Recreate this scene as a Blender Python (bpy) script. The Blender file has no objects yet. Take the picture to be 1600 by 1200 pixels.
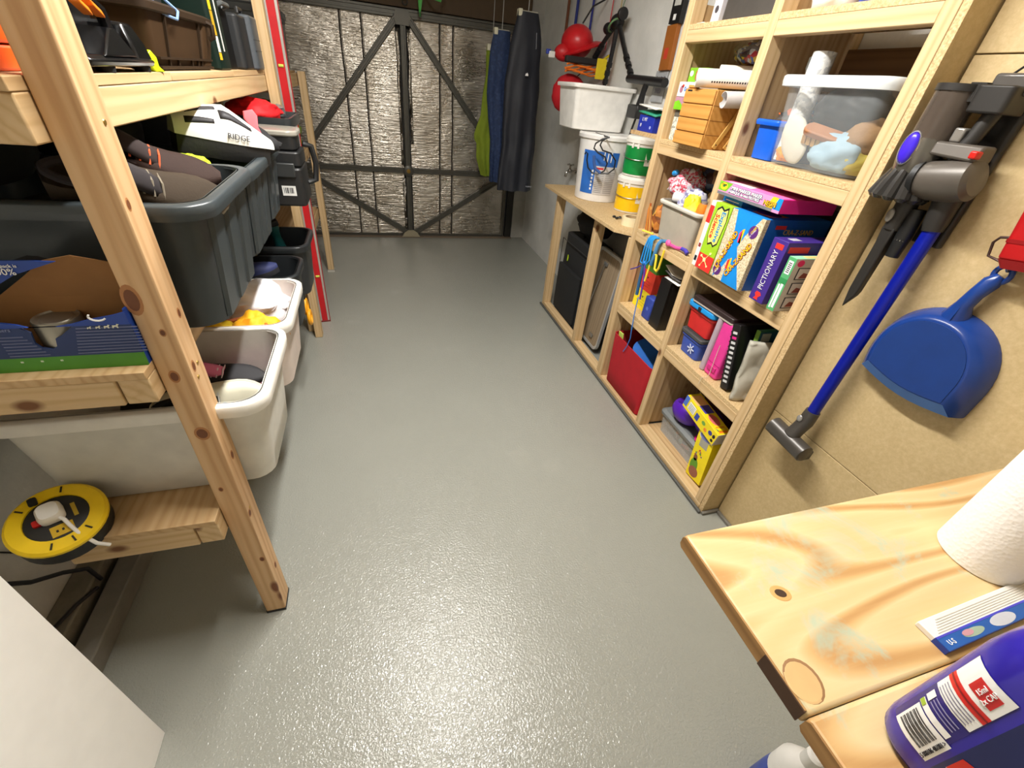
import bpy, bmesh, math, random
from mathutils import Matrix, Vector, Euler, noise
random.seed(7)
S = bpy.context.scene
C = S.collection
PI = math.pi
rad = math.radians

# ---------------------------------------------------------------- camera, light, exposure
def cam_basis(pitch, roll, yaw):
    Rz = Matrix.Rotation(yaw, 3, 'Z')
    Rx = Matrix.Rotation(-pitch, 3, 'X')
    Ry = Matrix.Rotation(roll, 3, 'Y')
    return Rz @ Rx @ Ry
Rc = cam_basis(rad(34.7647), rad(-6.4292), rad(-19.3966))
cd = bpy.data.cameras.new('camera')
cam = bpy.data.objects.new('camera', cd)
C.objects.link(cam)
M4 = Matrix((Rc.col[0], Rc.col[2], -Rc.col[1])).transposed().to_4x4()
M4.translation = Vector((0, 0, 1.55))
cam.matrix_world = M4
cd.sensor_width = 36.0
cd.lens = 36.0 * 669.19 / 1600.0
cd.clip_start = 0.02
S.camera = cam

w = bpy.data.worlds.new('world'); S.world = w
w.use_nodes = True
w.node_tree.nodes['Background'].inputs[0].default_value = (0.8, 0.85, 0.9, 1)
w.node_tree.nodes['Background'].inputs[1].default_value = 0.05
S.view_settings.view_transform = 'Standard'
S.view_settings.look = 'None'
S.view_settings.gamma = 1
S.view_settings.use_curve_mapping = False
S.view_settings.exposure = -0.06

LAMPS = [dict(x=0.21, y0=0.68, y1=2.12, z=2.62, power=67)]
for LM in LAMPS:
    ld = bpy.data.lights.new('batten_light', 'AREA')
    ld.shape = 'RECTANGLE'; ld.size = 0.09; ld.size_y = LM['y1'] - LM['y0']
    ld.energy = LM['power']; ld.color = (1.0, 0.975, 0.94)
    lo = bpy.data.objects.new('batten_light', ld); C.objects.link(lo)
    lo.location = (LM['x'], (LM['y0'] + LM['y1']) / 2, LM['z'] - 0.052)

# ---------------------------------------------------------------- materials
def lin(c):
    c = c / 255.0
    return c / 12.92 if c <= 0.04045 else ((c + 0.055) / 1.055) ** 2.4
def L(rgb): return (lin(rgb[0]), lin(rgb[1]), lin(rgb[2]), 1)
MATS = {}
def newmat(name):
    m = bpy.data.materials.new(name); m.use_nodes = True
    nt = m.node_tree; b = nt.nodes['Principled BSDF']
    return m, nt, b
def coords(nt, scale=(1, 1, 1), rnd=0.0):
    tc = nt.nodes.new('ShaderNodeTexCoord')
    mp = nt.nodes.new('ShaderNodeMapping'); mp.inputs['Scale'].default_value = scale
    if rnd:
        oi = nt.nodes.new('ShaderNodeObjectInfo')
        mu = nt.nodes.new('ShaderNodeMath'); mu.operation = 'MULTIPLY'; mu.inputs[1].default_value = rnd
        nt.links.new(oi.outputs['Random'], mu.inputs[0])
        ad = nt.nodes.new('ShaderNodeVectorMath'); ad.operation = 'ADD'
        nt.links.new(tc.outputs['Object'], ad.inputs[0]); nt.links.new(mu.outputs[0], ad.inputs[1])
        nt.links.new(ad.outputs[0], mp.inputs['Vector'])
    else:
        nt.links.new(tc.outputs['Object'], mp.inputs['Vector'])
    return mp.outputs['Vector']
def noisef(nt, vec, scale, detail=3, rough=0.5, dist=0.0):
    n = nt.nodes.new('ShaderNodeTexNoise')
    n.inputs['Scale'].default_value = scale; n.inputs['Detail'].default_value = detail
    n.inputs['Roughness'].default_value = rough; n.inputs['Distortion'].default_value = dist
    nt.links.new(vec, n.inputs['Vector'])
    return n.outputs['Fac']
def ramp(nt, fac, stops):
    r = nt.nodes.new('ShaderNodeValToRGB')
    e = r.color_ramp.elements
    while len(e) > 1: e.remove(e[-1])
    e[0].position = stops[0][0]; e[0].color = L(stops[0][1])
    for p, c in stops[1:]:
        k = e.new(p); k.color = L(c)
    nt.links.new(fac, r.inputs['Fac'])
    return r.outputs['Color']
def vramp(nt, fac, a, b, lo=0.0, hi=1.0):
    mr = nt.nodes.new('ShaderNodeMapRange')
    mr.inputs['From Min'].default_value = a; mr.inputs['From Max'].default_value = b
    mr.inputs['To Min'].default_value = lo; mr.inputs['To Max'].default_value = hi
    nt.links.new(fac, mr.inputs['Value'])
    return mr.outputs['Result']
def mix(nt, fac, a, b, mode='MIX'):
    mx = nt.nodes.new('ShaderNodeMix'); mx.data_type = 'RGBA'; mx.blend_type = mode
    for sock, v in ((mx.inputs['Factor'], fac), (mx.inputs[6], a), (mx.inputs[7], b)):
        if hasattr(v, 'is_output') or isinstance(v, bpy.types.NodeSocket): nt.links.new(v, sock)
        else: sock.default_value = v
    return mx.outputs[2]
def bump(nt, b, h, strength=0.3, dist=0.002):
    bp = nt.nodes.new('ShaderNodeBump')
    bp.inputs['Strength'].default_value = strength; bp.inputs['Distance'].default_value = dist
    nt.links.new(h, bp.inputs['Height'])
    if b.inputs['Normal'].is_linked:
        src = b.inputs['Normal'].links[0].from_socket
        nt.links.new(src, bp.inputs['Normal'])
    nt.links.new(bp.outputs['Normal'], b.inputs['Normal'])

def M(rgb, rough=0.5, metal=0.0, var=0.03, alpha=1.0, bmp=0.0, bscale=200, spec=0.5, trans=0.0, emit=0.0):
    """plain painted / plastic / cloth material with slight mottling"""
    key = (tuple(rgb), rough, metal, var, alpha, bmp, bscale, spec, trans, emit)
    if key in MATS: return MATS[key]
    m, nt, b = newmat('mat_%02x%02x%02x' % tuple(int(v) for v in rgb))
    b.inputs['Roughness'].default_value = rough
    b.inputs['Metallic'].default_value = metal
    b.inputs['Specular IOR Level'].default_value = spec
    b.inputs['Alpha'].default_value = alpha
    b.inputs['Transmission Weight'].default_value = trans
    v = coords(nt, rnd=3.0)
    f = noisef(nt, v, 18, 4)
    lo_ = tuple(max(0, c * (1 - var)) for c in rgb); hi = tuple(min(255, c * (1 + var)) for c in rgb)
    col = ramp(nt, f, [(0.3, lo_), (0.7, hi)])
    nt.links.new(col, b.inputs['Base Color'])
    if emit:
        b.inputs['Emission Color'].default_value = L(rgb); b.inputs['Emission Strength'].default_value = emit
    if bmp: bump(nt, b, noisef(nt, v, bscale, 3), bmp, 0.002)
    MATS[key] = m
    return m

def pine(axis, name='pine', base=((190, 156, 108), (209, 178, 132), (217, 190, 147)), knots=True, dark=(120, 78, 44), kn=(5.5, 3.2, .055, .10)):
    key = (name, axis)
    if key in MATS: return MATS[key]
    m, nt, b = newmat('%s_%s' % (name, 'xyz'[axis]))
    sc = [1, 1, 1]; sc[axis] = 0.05
    v = coords(nt, sc, rnd=9.0)
    g1 = noisef(nt, v, 28, 5, 0.55, 1.2)
    wv = nt.nodes.new('ShaderNodeTexWave'); wv.wave_type = 'RINGS'
    wv.rings_direction = 'XYZ'[axis]
    wv.inputs['Scale'].default_value = 16; wv.inputs['Distortion'].default_value = 5
    wv.inputs['Detail'].default_value = 2; wv.inputs['Detail Scale'].default_value = 1.5
    nt.links.new(v, wv.inputs['Vector'])
    c1 = ramp(nt, g1, [(0.25, base[0]), (0.5, base[1]), (0.75, base[2])])
    c2 = ramp(nt, wv.outputs['Fac'], [(0.0, base[0]), (0.35, base[1]), (1.0, base[2])])
    col = mix(nt, 0.45, c1, c2)
    if knots:
        sk = [kn[0]] * 3; sk[axis] = kn[1]
        vk = coords(nt, sk, rnd=11.0)
        vo = nt.nodes.new('ShaderNodeTexVoronoi'); vo.feature = 'F1'
        vo.inputs['Scale'].default_value = 1.0
        nt.links.new(vk, vo.inputs['Vector'])
        k = vramp(nt, vo.outputs['Distance'], kn[2], kn[3], 1.0, 0.0)
        col = mix(nt, k, col, L(dark))
    nt.links.new(col, b.inputs['Base Color'])
    b.inputs['Roughness'].default_value = 0.62
    bump(nt, b, g1, 0.15, 0.002)
    MATS[key] = m
    return m
def chipboard(name='chipboard', cols=((168, 134, 90), (204, 174, 126), (226, 204, 162)), scale=170, bstr=0.35):
    if name in MATS: return MATS[name]
    m, nt, b = newmat(name)
    v = coords(nt, rnd=5.0)
    f = noisef(nt, v, scale, 3, 0.7)
    g = noisef(nt, v, 5, 3)
    col = ramp(nt, f, [(0.3, cols[0]), (0.5, cols[1]), (0.72, cols[2])])
    col = mix(nt, vramp(nt, g, 0.3, 0.7, 0.0, 0.25), col, L(cols[1]))
    nt.links.new(col, b.inputs['Base Color'])
    b.inputs['Roughness'].default_value = 0.75
    bump(nt, b, f, bstr, 0.0015)
    MATS[name] = m
    return m
WOOD = [pine(0), pine(1), pine(2)]
LEG = [pine(i, 'larch', ((184, 140, 94), (208, 168, 122), (218, 184, 140)), True, (124, 72, 38), (11, 4.5, .09, .17)) for i in range(3)]
CHIP = chipboard()
PLY = [pine(i, 'plywood', ((178, 142, 96), (198, 164, 118), (208, 178, 134)), True, (150, 110, 70)) for i in range(3)]

def floor_mat():
    m, nt, b = newmat('grey_floor_paint')
    v = coords(nt)
    f1 = noisef(nt, v, 140, 2, 0.5, 0.4)
    f2 = noisef(nt, v, 60, 4, 0.6, 0.4)
    f3 = noisef(nt, v, 2.2, 6, 0.6, 0.3)
    f4 = noisef(nt, v, 1.2, 2)
    col = ramp(nt, f3, [(0.30, (151, 152, 143)), (0.62, (154, 155, 146)), (0.70, (159, 159, 150)), (0.78, (171, 171, 161))])
    nt.links.new(col, b.inputs['Base Color'])
    nt.links.new(vramp(nt, f4, 0.3, 0.7, 0.09, 0.15), b.inputs['Roughness'])
    b.inputs['Specular IOR Level'].default_value = 0.5
    bump(nt, b, f2, 0.16, 0.002)
    bump(nt, b, f1, 0.80, 0.0028)
    return m
def plaster_mat(name, a, c, bs=0.3):
    m, nt, b = newmat(name)
    v = coords(nt)
    f = noisef(nt, v, 2.4, 6, 0.65)
    g = noisef(nt, v, 60, 4, 0.6)
    col = ramp(nt, f, [(0.3, a), (0.65, c)])
    nt.links.new(col, b.inputs['Base Color'])
    b.inputs['Roughness'].default_value = 0.8
    bump(nt, b, g, bs, 0.004)
    return m
def mdf_mat():
    m, nt, b = newmat('chipboard_panel_face')
    v = coords(nt)
    f = noisef(nt, v, 70, 5, 0.75)
    g = noisef(nt, v, 6, 4)
    c1 = ramp(nt, f, [(0.3, (176, 152, 106)), (0.5, (196, 172, 126)), (0.68, (212, 190, 146))])
    c2 = ramp(nt, g, [(0.3, (186, 162, 116)), (0.7, (204, 180, 134))])
    nt.links.new(mix(nt, 0.5, c1, c2), b.inputs['Base Color'])
    b.inputs['Roughness'].default_value = 0.6
    bump(nt, b, f, 0.08, 0.001)
    return m
def foil_mat():
    m, nt, b = newmat('silver_foil')
    v = coords(nt, (1, 1, 1), rnd=4.0)
    vs = coords(nt, (0.12, 1, 1), rnd=4.0)
    h1 = noisef(nt, vs, 62, 3, 0.6)
    h2 = noisef(nt, v, 5, 4, 0.6, 0.5)
    h3 = noisef(nt, v, 3, 3)
    col = ramp(nt, h3, [(0.3, (164, 155, 141)), (0.5, (190, 183, 171)), (0.7, (206, 199, 188))])
    nt.links.new(col, b.inputs['Base Color'])
    b.inputs['Metallic'].default_value = 1.0
    nt.links.new(vramp(nt, h2, 0.3, 0.7, 0.20, 0.36), b.inputs['Roughness'])
    bump(nt, b, h2, 0.25, 0.02)
    bump(nt, b, h1, 0.9, 0.009)
    return m
def bench_mat():
    m, nt, b = newmat('bench_pine')
    v = coords(nt, (0.20, 1, 1))
    n0 = noisef(nt, v, 5.0, 1, 0.3, 0.2)
    mul = nt.nodes.new('ShaderNodeMath'); mul.operation = 'MULTIPLY'; mul.inputs[1].default_value = 60
    nt.links.new(n0, mul.inputs[0])
    si = nt.nodes.new('ShaderNodeMath'); si.operation = 'SINE'; nt.links.new(mul.outputs[0], si.inputs[0])
    fine = noisef(nt, coords(nt, (0.04, 1, 1)), 140, 4)
    c = ramp(nt, vramp(nt, si.outputs[0], -1, 1), [(0.0, (212, 186, 136)), (0.55, (220, 196, 148)), (0.84, (206, 168, 114)), (1.0, (186, 142, 88))])
    c = mix(nt, vramp(nt, fine, 0.35, 0.7, 0.0, 0.25), c, L((214, 176, 116)))
    vv = coords(nt)
    st = noisef(nt, vv, 7, 5, 0.7, 0.6)
    c = mix(nt, vramp(nt, st, 0.54, 0.66, 0.0, 0.65), c, L((160, 190, 172)))
    nt.links.new(c, b.inputs['Base Color'])
    b.inputs['Roughness'].default_value = 0.5
    bump(nt, b, fine, 0.1, 0.001)
    return m
def speck_mat(name, cols, scale=40, rough=0.6, bmp=0.3):
    if name in MATS: return MATS[name]
    m, nt, b = newmat(name)
    v = coords(nt, rnd=5.0)
    vo = nt.nodes.new('ShaderNodeTexVoronoi'); vo.inputs['Scale'].default_value = scale
    nt.links.new(v, vo.inputs['Vector'])
    sep = nt.nodes.new('ShaderNodeSeparateColor'); nt.links.new(vo.outputs['Color'], sep.inputs[0])
    n = len(cols)
    r = nt.nodes.new('ShaderNodeValToRGB'); r.color_ramp.interpolation = 'CONSTANT'
    e = r.color_ramp.elements
    while len(e) > 1: e.remove(e[-1])
    e[0].position = 0; e[0].color = L(cols[0])
    for i in range(1, n):
        k = e.new(i / n); k.color = L(cols[i])
    nt.links.new(sep.outputs[0], r.inputs['Fac'])
    nt.links.new(r.outputs['Color'], b.inputs['Base Color'])
    b.inputs['Roughness'].default_value = rough
    bump(nt, b, noisef(nt, v, scale * 1.5, 3), bmp, 0.004)
    MATS[name] = m
    return m

# common materials
WHITEP = M((232, 230, 224), 0.4)
CREAM = M((214, 208, 194), 0.45)
BLACKP = M((22, 23, 24), 0.42)
DARKP = M((52, 58, 60), 0.38, bmp=0.1, bscale=300)
STEEL = M((170, 170, 168), 0.3, 1.0)
DARKMETAL = M((92, 90, 82), 0.42, 0.45)
CLEAR = M((226, 230, 230), 0.22, alpha=0.30, var=0.02)
CLEARBAG = M((214, 218, 222), 0.25, alpha=0.20, bmp=0.5, bscale=60)
INK = M((24, 22, 30), 0.6)
WHITEINK = M((246, 246, 244), 0.55)

# ---------------------------------------------------------------- mesh building
class G:
    def __init__(s): s.v = []; s.f = []; s.m = []
    def _add(s, vs, fs, m=0, T=None):
        o = len(s.v)
        for p in vs:
            p = Vector(p)
            if T is not None: p = T @ p
            s.v.append(p)
        for f in fs:
            s.f.append([o + i for i in f]); s.m.append(m)
        return s
    def box(s, x0, x1, y0, y1, z0, z1, m=0, T=None):
        v = [(x0, y0, z0), (x1, y0, z0), (x1, y1, z0), (x0, y1, z0), (x0, y0, z1), (x1, y0, z1), (x1, y1, z1), (x0, y1, z1)]
        f = [(0, 3, 2, 1), (4, 5, 6, 7), (0, 1, 5, 4), (1, 2, 6, 5), (2, 3, 7, 6), (3, 0, 4, 7)]
        return s._add(v, f, m, T)
    def loft(s, rings, cap0=True, cap1=True, m=0, closed=True, T=None):
        n = len(rings[0]); vs = [p for r in rings for p in r]; fs = []
        for i in range(len(rings) - 1):
            for j in range(n if closed else n - 1):
                a = i * n + j; b = i * n + (j + 1) % n
                fs.append((a, b, b + n, a + n))
        if cap0: fs.append(tuple(range(n))[::-1])
        if cap1: fs.append(tuple((len(rings) - 1) * n + i for i in range(n)))
        return s._add(vs, fs, m, T)
    def tube(s, path, r, n=8, m=0, T=None, caps=True):
        path = [Vector(p) for p in path]; rings = []
        up = None
        for i, p in enumerate(path):
            d = (path[min(i + 1, len(path) - 1)] - path[max(i - 1, 0)]).normalized()
            if up is None:
                up = Vector((0, 0, 1)) if abs(d.z) < 0.9 else Vector((1, 0, 0))
            a = d.cross(up).normalized(); up = a.cross(d).normalized()
            rr = r[i] if isinstance(r, (list, tuple)) else r
            rings.append([p + (a * math.cos(t) + up * math.sin(t)) * rr for t in [2 * PI * k / n for k in range(n)]])
        return s.loft(rings, caps, caps, m, True, T)
    def lathe(s, prof, n=24, m=0, T=None, cap0=True, cap1=True):
        rings = [[(r * math.cos(2 * PI * k / n), r * math.sin(2 * PI * k / n), z) for k in range(n)] for r, z in prof]
        return s.loft(rings, cap0, cap1, m, True, T)
    def prism(s, poly, t, m=0, T=None):
        """poly in local xz, extruded along +y by t"""
        r0 = [(x, 0, z) for x, z in poly]; r1 = [(x, t, z) for x, z in poly]
        return s.loft([r1, r0], True, True, m, True, T)
    def grid(s, nx, ny, fn, m=0, T=None, wrap=False):
        vs = [fn(i / nx, j / ny) for j in range(ny + 1) for i in range(nx + 1)]; fs = []
        for j in range(ny):
            for i in range(nx):
                a = j * (nx + 1) + i
                fs.append((a, a + 1, a + nx + 2, a + nx + 1))
        return s._add(vs, fs, m, T)
    def ball(s, c, r, n=16, k=10, amp=0.0, fr=3.0, seed=0, m=0, T=None, zmin=None):
        c = Vector(c); r = (r, r, r) if not isinstance(r, (tuple, list)) else r
        rings = []
        for i in range(k + 1):
            th = PI * (0.02 + 0.96 * i / k)
            ring = []
            for j in range(n):
                ph = 2 * PI * j / n
                d = Vector((math.sin(th) * math.cos(ph), math.sin(th) * math.sin(ph), -math.cos(th)))
                q = 1.0
                if amp:
                    o_ = Vector((seed * 7.3, seed * 3.1, seed))
                    q += amp * .55 * noise.noise(d * fr + o_) + amp * .5 * (.35 - abs(noise.noise(d * fr * 2.1 + o_))) + amp * .22 * (.35 - abs(noise.noise(d * fr * 4.7 + o_)))
                p = c + Vector((d.x * r[0], d.y * r[1], d.z * r[2])) * q
                if zmin is not None and p.z < zmin: p.z = zmin
                ring.append(p)
            rings.append(ring)
        return s.loft(rings, True, True, m, True, T)

def obj(name, g, mats, parent=None, loc=None, rot=None, bevel=0.0, smooth=True, angle=35, seg=2, origin=None, fix=True):
    me = bpy.data.meshes.new(name)
    o = Vector(origin) if origin is not None else Vector((0, 0, 0))
    me.from_pydata([tuple(p - o) for p in g.v], [], g.f)
    if not isinstance(mats, (list, tuple)): mats = [mats]
    for mt in mats: me.materials.append(mt)
    me.polygons.foreach_set('material_index', [min(i, len(mats) - 1) for i in g.m])
    if fix:
        bm = bmesh.new(); bm.from_mesh(me)
        bmesh.ops.recalc_face_normals(bm, faces=bm.faces)
        bm.to_mesh(me); bm.free()
    me.polygons.foreach_set('use_smooth', [smooth] * len(me.polygons))
    if smooth: me.set_sharp_from_angle(angle=rad(angle))
    me.update()
    ob = bpy.data.objects.new(name, me); C.objects.link(ob)
    if parent: ob.parent = parent
    ob.location = o if loc is None else Vector(loc)
    if rot: ob.rotation_euler = rot
    if bevel:
        bv = ob.modifiers.new('bevel', 'BEVEL'); bv.width = bevel; bv.segments = seg; bv.limit_method = 'ANGLE'
        bv.harden_normals = False
    return ob
def bb(name, parent, x0, x1, y0, y1, z0, z1, mat, bevel=0.0, **k):
    """a box whose own origin sits in its middle; a list of three materials = grain along the longest side"""
    d = (x1 - x0, y1 - y0, z1 - z0)
    if isinstance(mat, list): mat = mat[d.index(max(d))]
    g = G().box(x0, x1, y0, y1, z0, z1)
    return obj(name, g, mat, parent, bevel=bevel, origin=((x0 + x1) / 2, (y0 + y1) / 2, (z0 + z1) / 2), **k)
def tag(o, label, cat, group=None, kind=None):
    if label: o['label'] = label
    if cat: o['category'] = cat
    if group: o['group'] = group
    if kind: o['kind'] = kind
    return o
def thing(name, label, cat, loc=(0, 0, 0), rz=0.0, group=None, rot=None):
    o = bpy.data.objects.new(name, None); C.objects.link(o)
    o.empty_display_size = 0.05
    o.location = loc
    o.rotation_euler = rot if rot else (0, 0, rad(rz))
    return tag(o, label, cat, group)
def struct(name, g, mat, **k):
    o = obj(name, g, mat, **k); o['kind'] = 'structure'
    return o
def rrect(lx, ly, r, n=4, cx=0, cy=0, z=0):
    pts = []
    r = min(r, lx / 2 - 1e-4, ly / 2 - 1e-4)
    for (sx, sy, a0) in ((1, 1, 0), (-1, 1, 90), (-1, -1, 180), (1, -1, 270)):
        for k in range(n + 1):
            a = rad(a0 + 90 * k / n)
            pts.append((cx + sx * (lx / 2 - r) + r * math.cos(a), cy + sy * (ly / 2 - r) + r * math.sin(a), z))
    return pts
def rbox_g(x0, x1, y0, y1, z0, z1, r, g=None, m=0, n=4, T=None):
    g = g or G()
    cx, cy = (x0 + x1) / 2, (y0 + y1) / 2
    return g.loft([rrect(x1 - x0, y1 - y0, r, n, cx, cy, z) for z in (z0, z1)], m=m, T=T)
def text(s, size, mat, parent, loc, rot=(PI / 2, 0, 0), align='CENTER', name='lettering', depth=0.0004, sx=1.0, bold=0.0):
    cu = bpy.data.curves.new('tmp', 'FONT')
    cu.body = s; cu.size = size; cu.align_x = align; cu.align_y = 'CENTER'
    cu.extrude = depth; cu.resolution_u = 2; cu.offset = bold
    t = bpy.data.objects.new('tmp', cu); C.objects.link(t)
    bpy.context.view_layer.update()
    me = bpy.data.meshes.new_from_object(t.evaluated_get(bpy.context.evaluated_depsgraph_get()))
    bpy.data.objects.remove(t); bpy.data.curves.remove(cu)
    me.materials.clear(); me.materials.append(mat)
    o = bpy.data.objects.new(name, me); C.objects.link(o)
    o.parent = parent; o.location = loc; o.rotation_euler = rot; o.scale = (sx, 1, 1)
    return o

# printed cartons: local x = right, y = into the depth, z = up; the Empty sits at the front-left-bottom corner
def face_frame(dims, face):
    w_, d_, h_ = dims
    return {'front': ((0, 0, 0), (1, 0, 0), (0, 0, 1), (0, -1, 0), w_, h_, (PI / 2, 0)),
            'right': ((w_, 0, 0), (0, 1, 0), (0, 0, 1), (1, 0, 0), d_, h_, (PI / 2, PI / 2)),
            'left': ((0, d_, 0), (0, -1, 0), (0, 0, 1), (-1, 0, 0), d_, h_, (PI / 2, -PI / 2)),
            'top': ((0, 0, h_), (1, 0, 0), (0, 1, 0), (0, 0, 1), w_, d_, (0, 0))}[face]
def plate(parent, dims, face, poly, mat, name='print', lift=0.0006):
    o, u, v, n, U, V, _ = face_frame(dims, face)
    o, u, v, n = Vector(o), Vector(u), Vector(v), Vector(n)
    r0 = [o + u * (a * U) + v * (b * V) for a, b in poly]
    r1 = [p + n * lift for p in r0]
    return obj(name, G().loft([r0, r1]), mat, parent, smooth=False)
def rect(a, b, c, d): return [(a, b), (c, b), (c, d), (a, d)]
def disc(cu, cv, ru, rv, n=20): return [(cu + ru * math.cos(2 * PI * k / n), cv + rv * math.sin(2 * PI * k / n)) for k in range(n)]
def ftext(parent, dims, face, s, cu, cv, size, mat, ang=0, sx=1.0, lift=0.0014, bold=0.0, align='CENTER'):
    o, u, v, n, U, V, (rx, rz) = face_frame(dims, face)
    p = Vector(o) + Vector(u) * (cu * U) + Vector(v) * (cv * V) + Vector(n) * lift
    rot = (rx, -rad(ang), rz) if face != 'top' else (0, 0, rad(ang))
    return text(s, size, mat, parent, p, rot, sx=sx, bold=bold, align=align)
def carton(name, label, cat, loc, rz, dims, mat, prints=(), texts=(), group=None, tilt=0.0, bevel=0.0015, body='carton_body'):
    t = thing(name, label, cat, loc, rz, group)
    if tilt: t.rotation_euler = (0, rad(tilt), rad(rz))
    w_, d_, h_ = dims
    obj(body, G().box(0, w_, 0, d_, 0, h_), mat, t, bevel=bevel)
    for p in prints:
        plate(t, dims, p[0], p[1], p[2], p[3] if len(p) > 3 else 'print', 0.0006 if len(p) < 5 else p[4])
    for x in texts:
        ftext(t, dims, *x)
    return t

# ---------------------------------------------------------------- the setting
XL, XR, YB, YF, ZC = -1.06, 1.73, 5.22, -1.15, 2.70
struct('floor', G().box(XL - .1, XR + .1, YF - .1, YB + .25, -0.06, 0), floor_mat())
struct('ceiling', G().box(XL - .1, XR + .1, YF - .1, YB + .25, ZC, ZC + 0.08), plaster_mat('ceiling_board', (214, 208, 196), (228, 224, 214)))
PW = plaster_mat('white_plaster', (192, 190, 182), (222, 220, 212), 0.4)
wl = struct('wall_left', G().box(XL - .1, XL, YF - .1, YB + .25, 0, ZC), PW)
wr = struct('wall_right', G().box(XR, XR + .1, YF - .1, YB + .25, 0, ZC), plaster_mat('grey_white_plaster', (208, 208, 203), (234, 233, 228), 0.45))
struct('wall_front', G().box(XL - .1, XR + .1, YF - .1, YF, 0, ZC), PW)
wb = struct('wall_back', G().box(XL, -0.80, YB - .04, YB + .2, 0, ZC).box(1.585, XR, YB - .04, YB + .2, 0, ZC).box(-0.80, 1.585, YB - .04, YB + .2, 2.035, ZC),
            plaster_mat('back_plaster', (150, 148, 140), (190, 188, 180), 0.4))
# timber header above the door and dark jambs
obj('header_board', G().box(-0.80, 1.585, YB - .10, YB - .041, 2.024, 2.22), M((84, 66, 44), 0.7, bmp=0.2), wb, bevel=0.003)
JAMB = M((48, 46, 42), 0.5, 0.3)
obj('door_jamb', G().box(1.50, 1.575, YB - .06, YB + .02, 0, 2.04), JAMB, wb, bevel=0.003)
obj('door_jamb', G().box(-0.795, -0.735, YB - .06, YB + .02, 0, 2.04), JAMB, wb, bevel=0.003)
obj('threshold', G().box(-0.80, 1.58, YB - .10, YB + .02, 0, 0.012), M((120, 104, 86), 0.6), wb, bevel=0.003)

# boarding of the right-hand wall nearest the bench: three courses of chipboard sheet with open joints
MDF = mdf_mat()
PX = 1.43
for z0, z1 in ((0.006, 0.608), (0.611, 1.713), (1.716, ZC - 0.002)):
    y1 = 0.962
    for ya, yb in ((YF + .002, -0.30), (-0.297, y1)):
        obj('panel', G().box(PX, PX + 0.018, ya, yb, z0, z1), MDF, wr, bevel=0.0015)
obj('panel_batten', G().box(PX + .02, PX + .06, 0.90, 0.958, 0, ZC - .01), WOOD[2], wr)

# ledge and batten along the left wall
LEDGE = plaster_mat('stained_concrete', (96, 88, 72), (150, 144, 128), 0.5)
t1 = struct('trim_1', G().box(XL, XL + .075, 0.45, YB - .05, 0, 0.10), LEDGE, bevel=0.006)
t2 = struct('trim_2', G().box(XL + .10, XL + .165, 0.45, YB - .05, 0, 0.075), plaster_mat('grey_batten', (104, 100, 92), (138, 134, 124), 0.3), bevel=0.005)
# rubber cove strip where the floor paint meets the right-hand frame
struct('trim_3', G().box(1.322, 1.336, 0.965, 3.27, 0, 0.016), M((86, 86, 82), 0.6), bevel=0.004)
struct('trim_4', G().box(1.336, PX - .002, 0.952, 0.966, 0, 0.016).box(1.414, PX - .001, 0.60, 0.952, 0, 0.016), M((116, 112, 102), 0.6), bevel=0.003)

# ---------------------------------------------------------------- foil lined up-and-over door
FOIL = foil_mat()
door = bpy.data.objects.new('door_1', None); C.objects.link(door)
door.location = (0.375, YB - 0.02, 0); door['kind'] = 'structure'
door['label'] = 'metal garage door lined with silver foil and braced by a dark diamond frame'
def DP(x, y, z): return (x - 0.375, y, z)
bb('door_skin', door, -1.105, 1.11, 0.02, 0.03, 0.015, 2.03, M((60, 58, 54), 0.6, 0.5))
xs = [-0.725, -0.165, 0.015, 0.335, 0.415, 0.715, 0.845, 1.475]
rows = [(0.03, 0.690), (0.710, 1.955)]
for ri, (za, zb) in enumerate(rows):
    for i in range(len(xs) - 1):
        if i == 3: continue
        xa, xb = xs[i] + 0.0015, xs[i + 1] - 0.0015
        nx = max(3, int((xb - xa) / 0.05)); nz = 10 if ri == 0 else 18
        sd = ri * 10 + i
        def fn(u, v, xa=xa, xb=xb, za=za, zb=zb, ri=ri):
            x = xa + (xb - xa) * u; z = za + (zb - za) * v
            e = min(u, 1 - u, v, 1 - v)
            dy = 0.006 * noise.noise(Vector((x * 3, z * 5, ri))) + 0.003 * noise.noise(Vector((x * 7, z * 26, ri)))
            return (x - 0.375, -0.012 + dy, z)
        g = G().grid(nx, nz, fn)
        nb = len(g.v)
        ob = obj('foil_panel', g, FOIL, door, smooth=True, angle=60)
        sm = ob.modifiers.new('thick', 'SOLIDIFY'); sm.thickness = 0.004; sm.offset = 1; sm.use_rim = False
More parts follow.
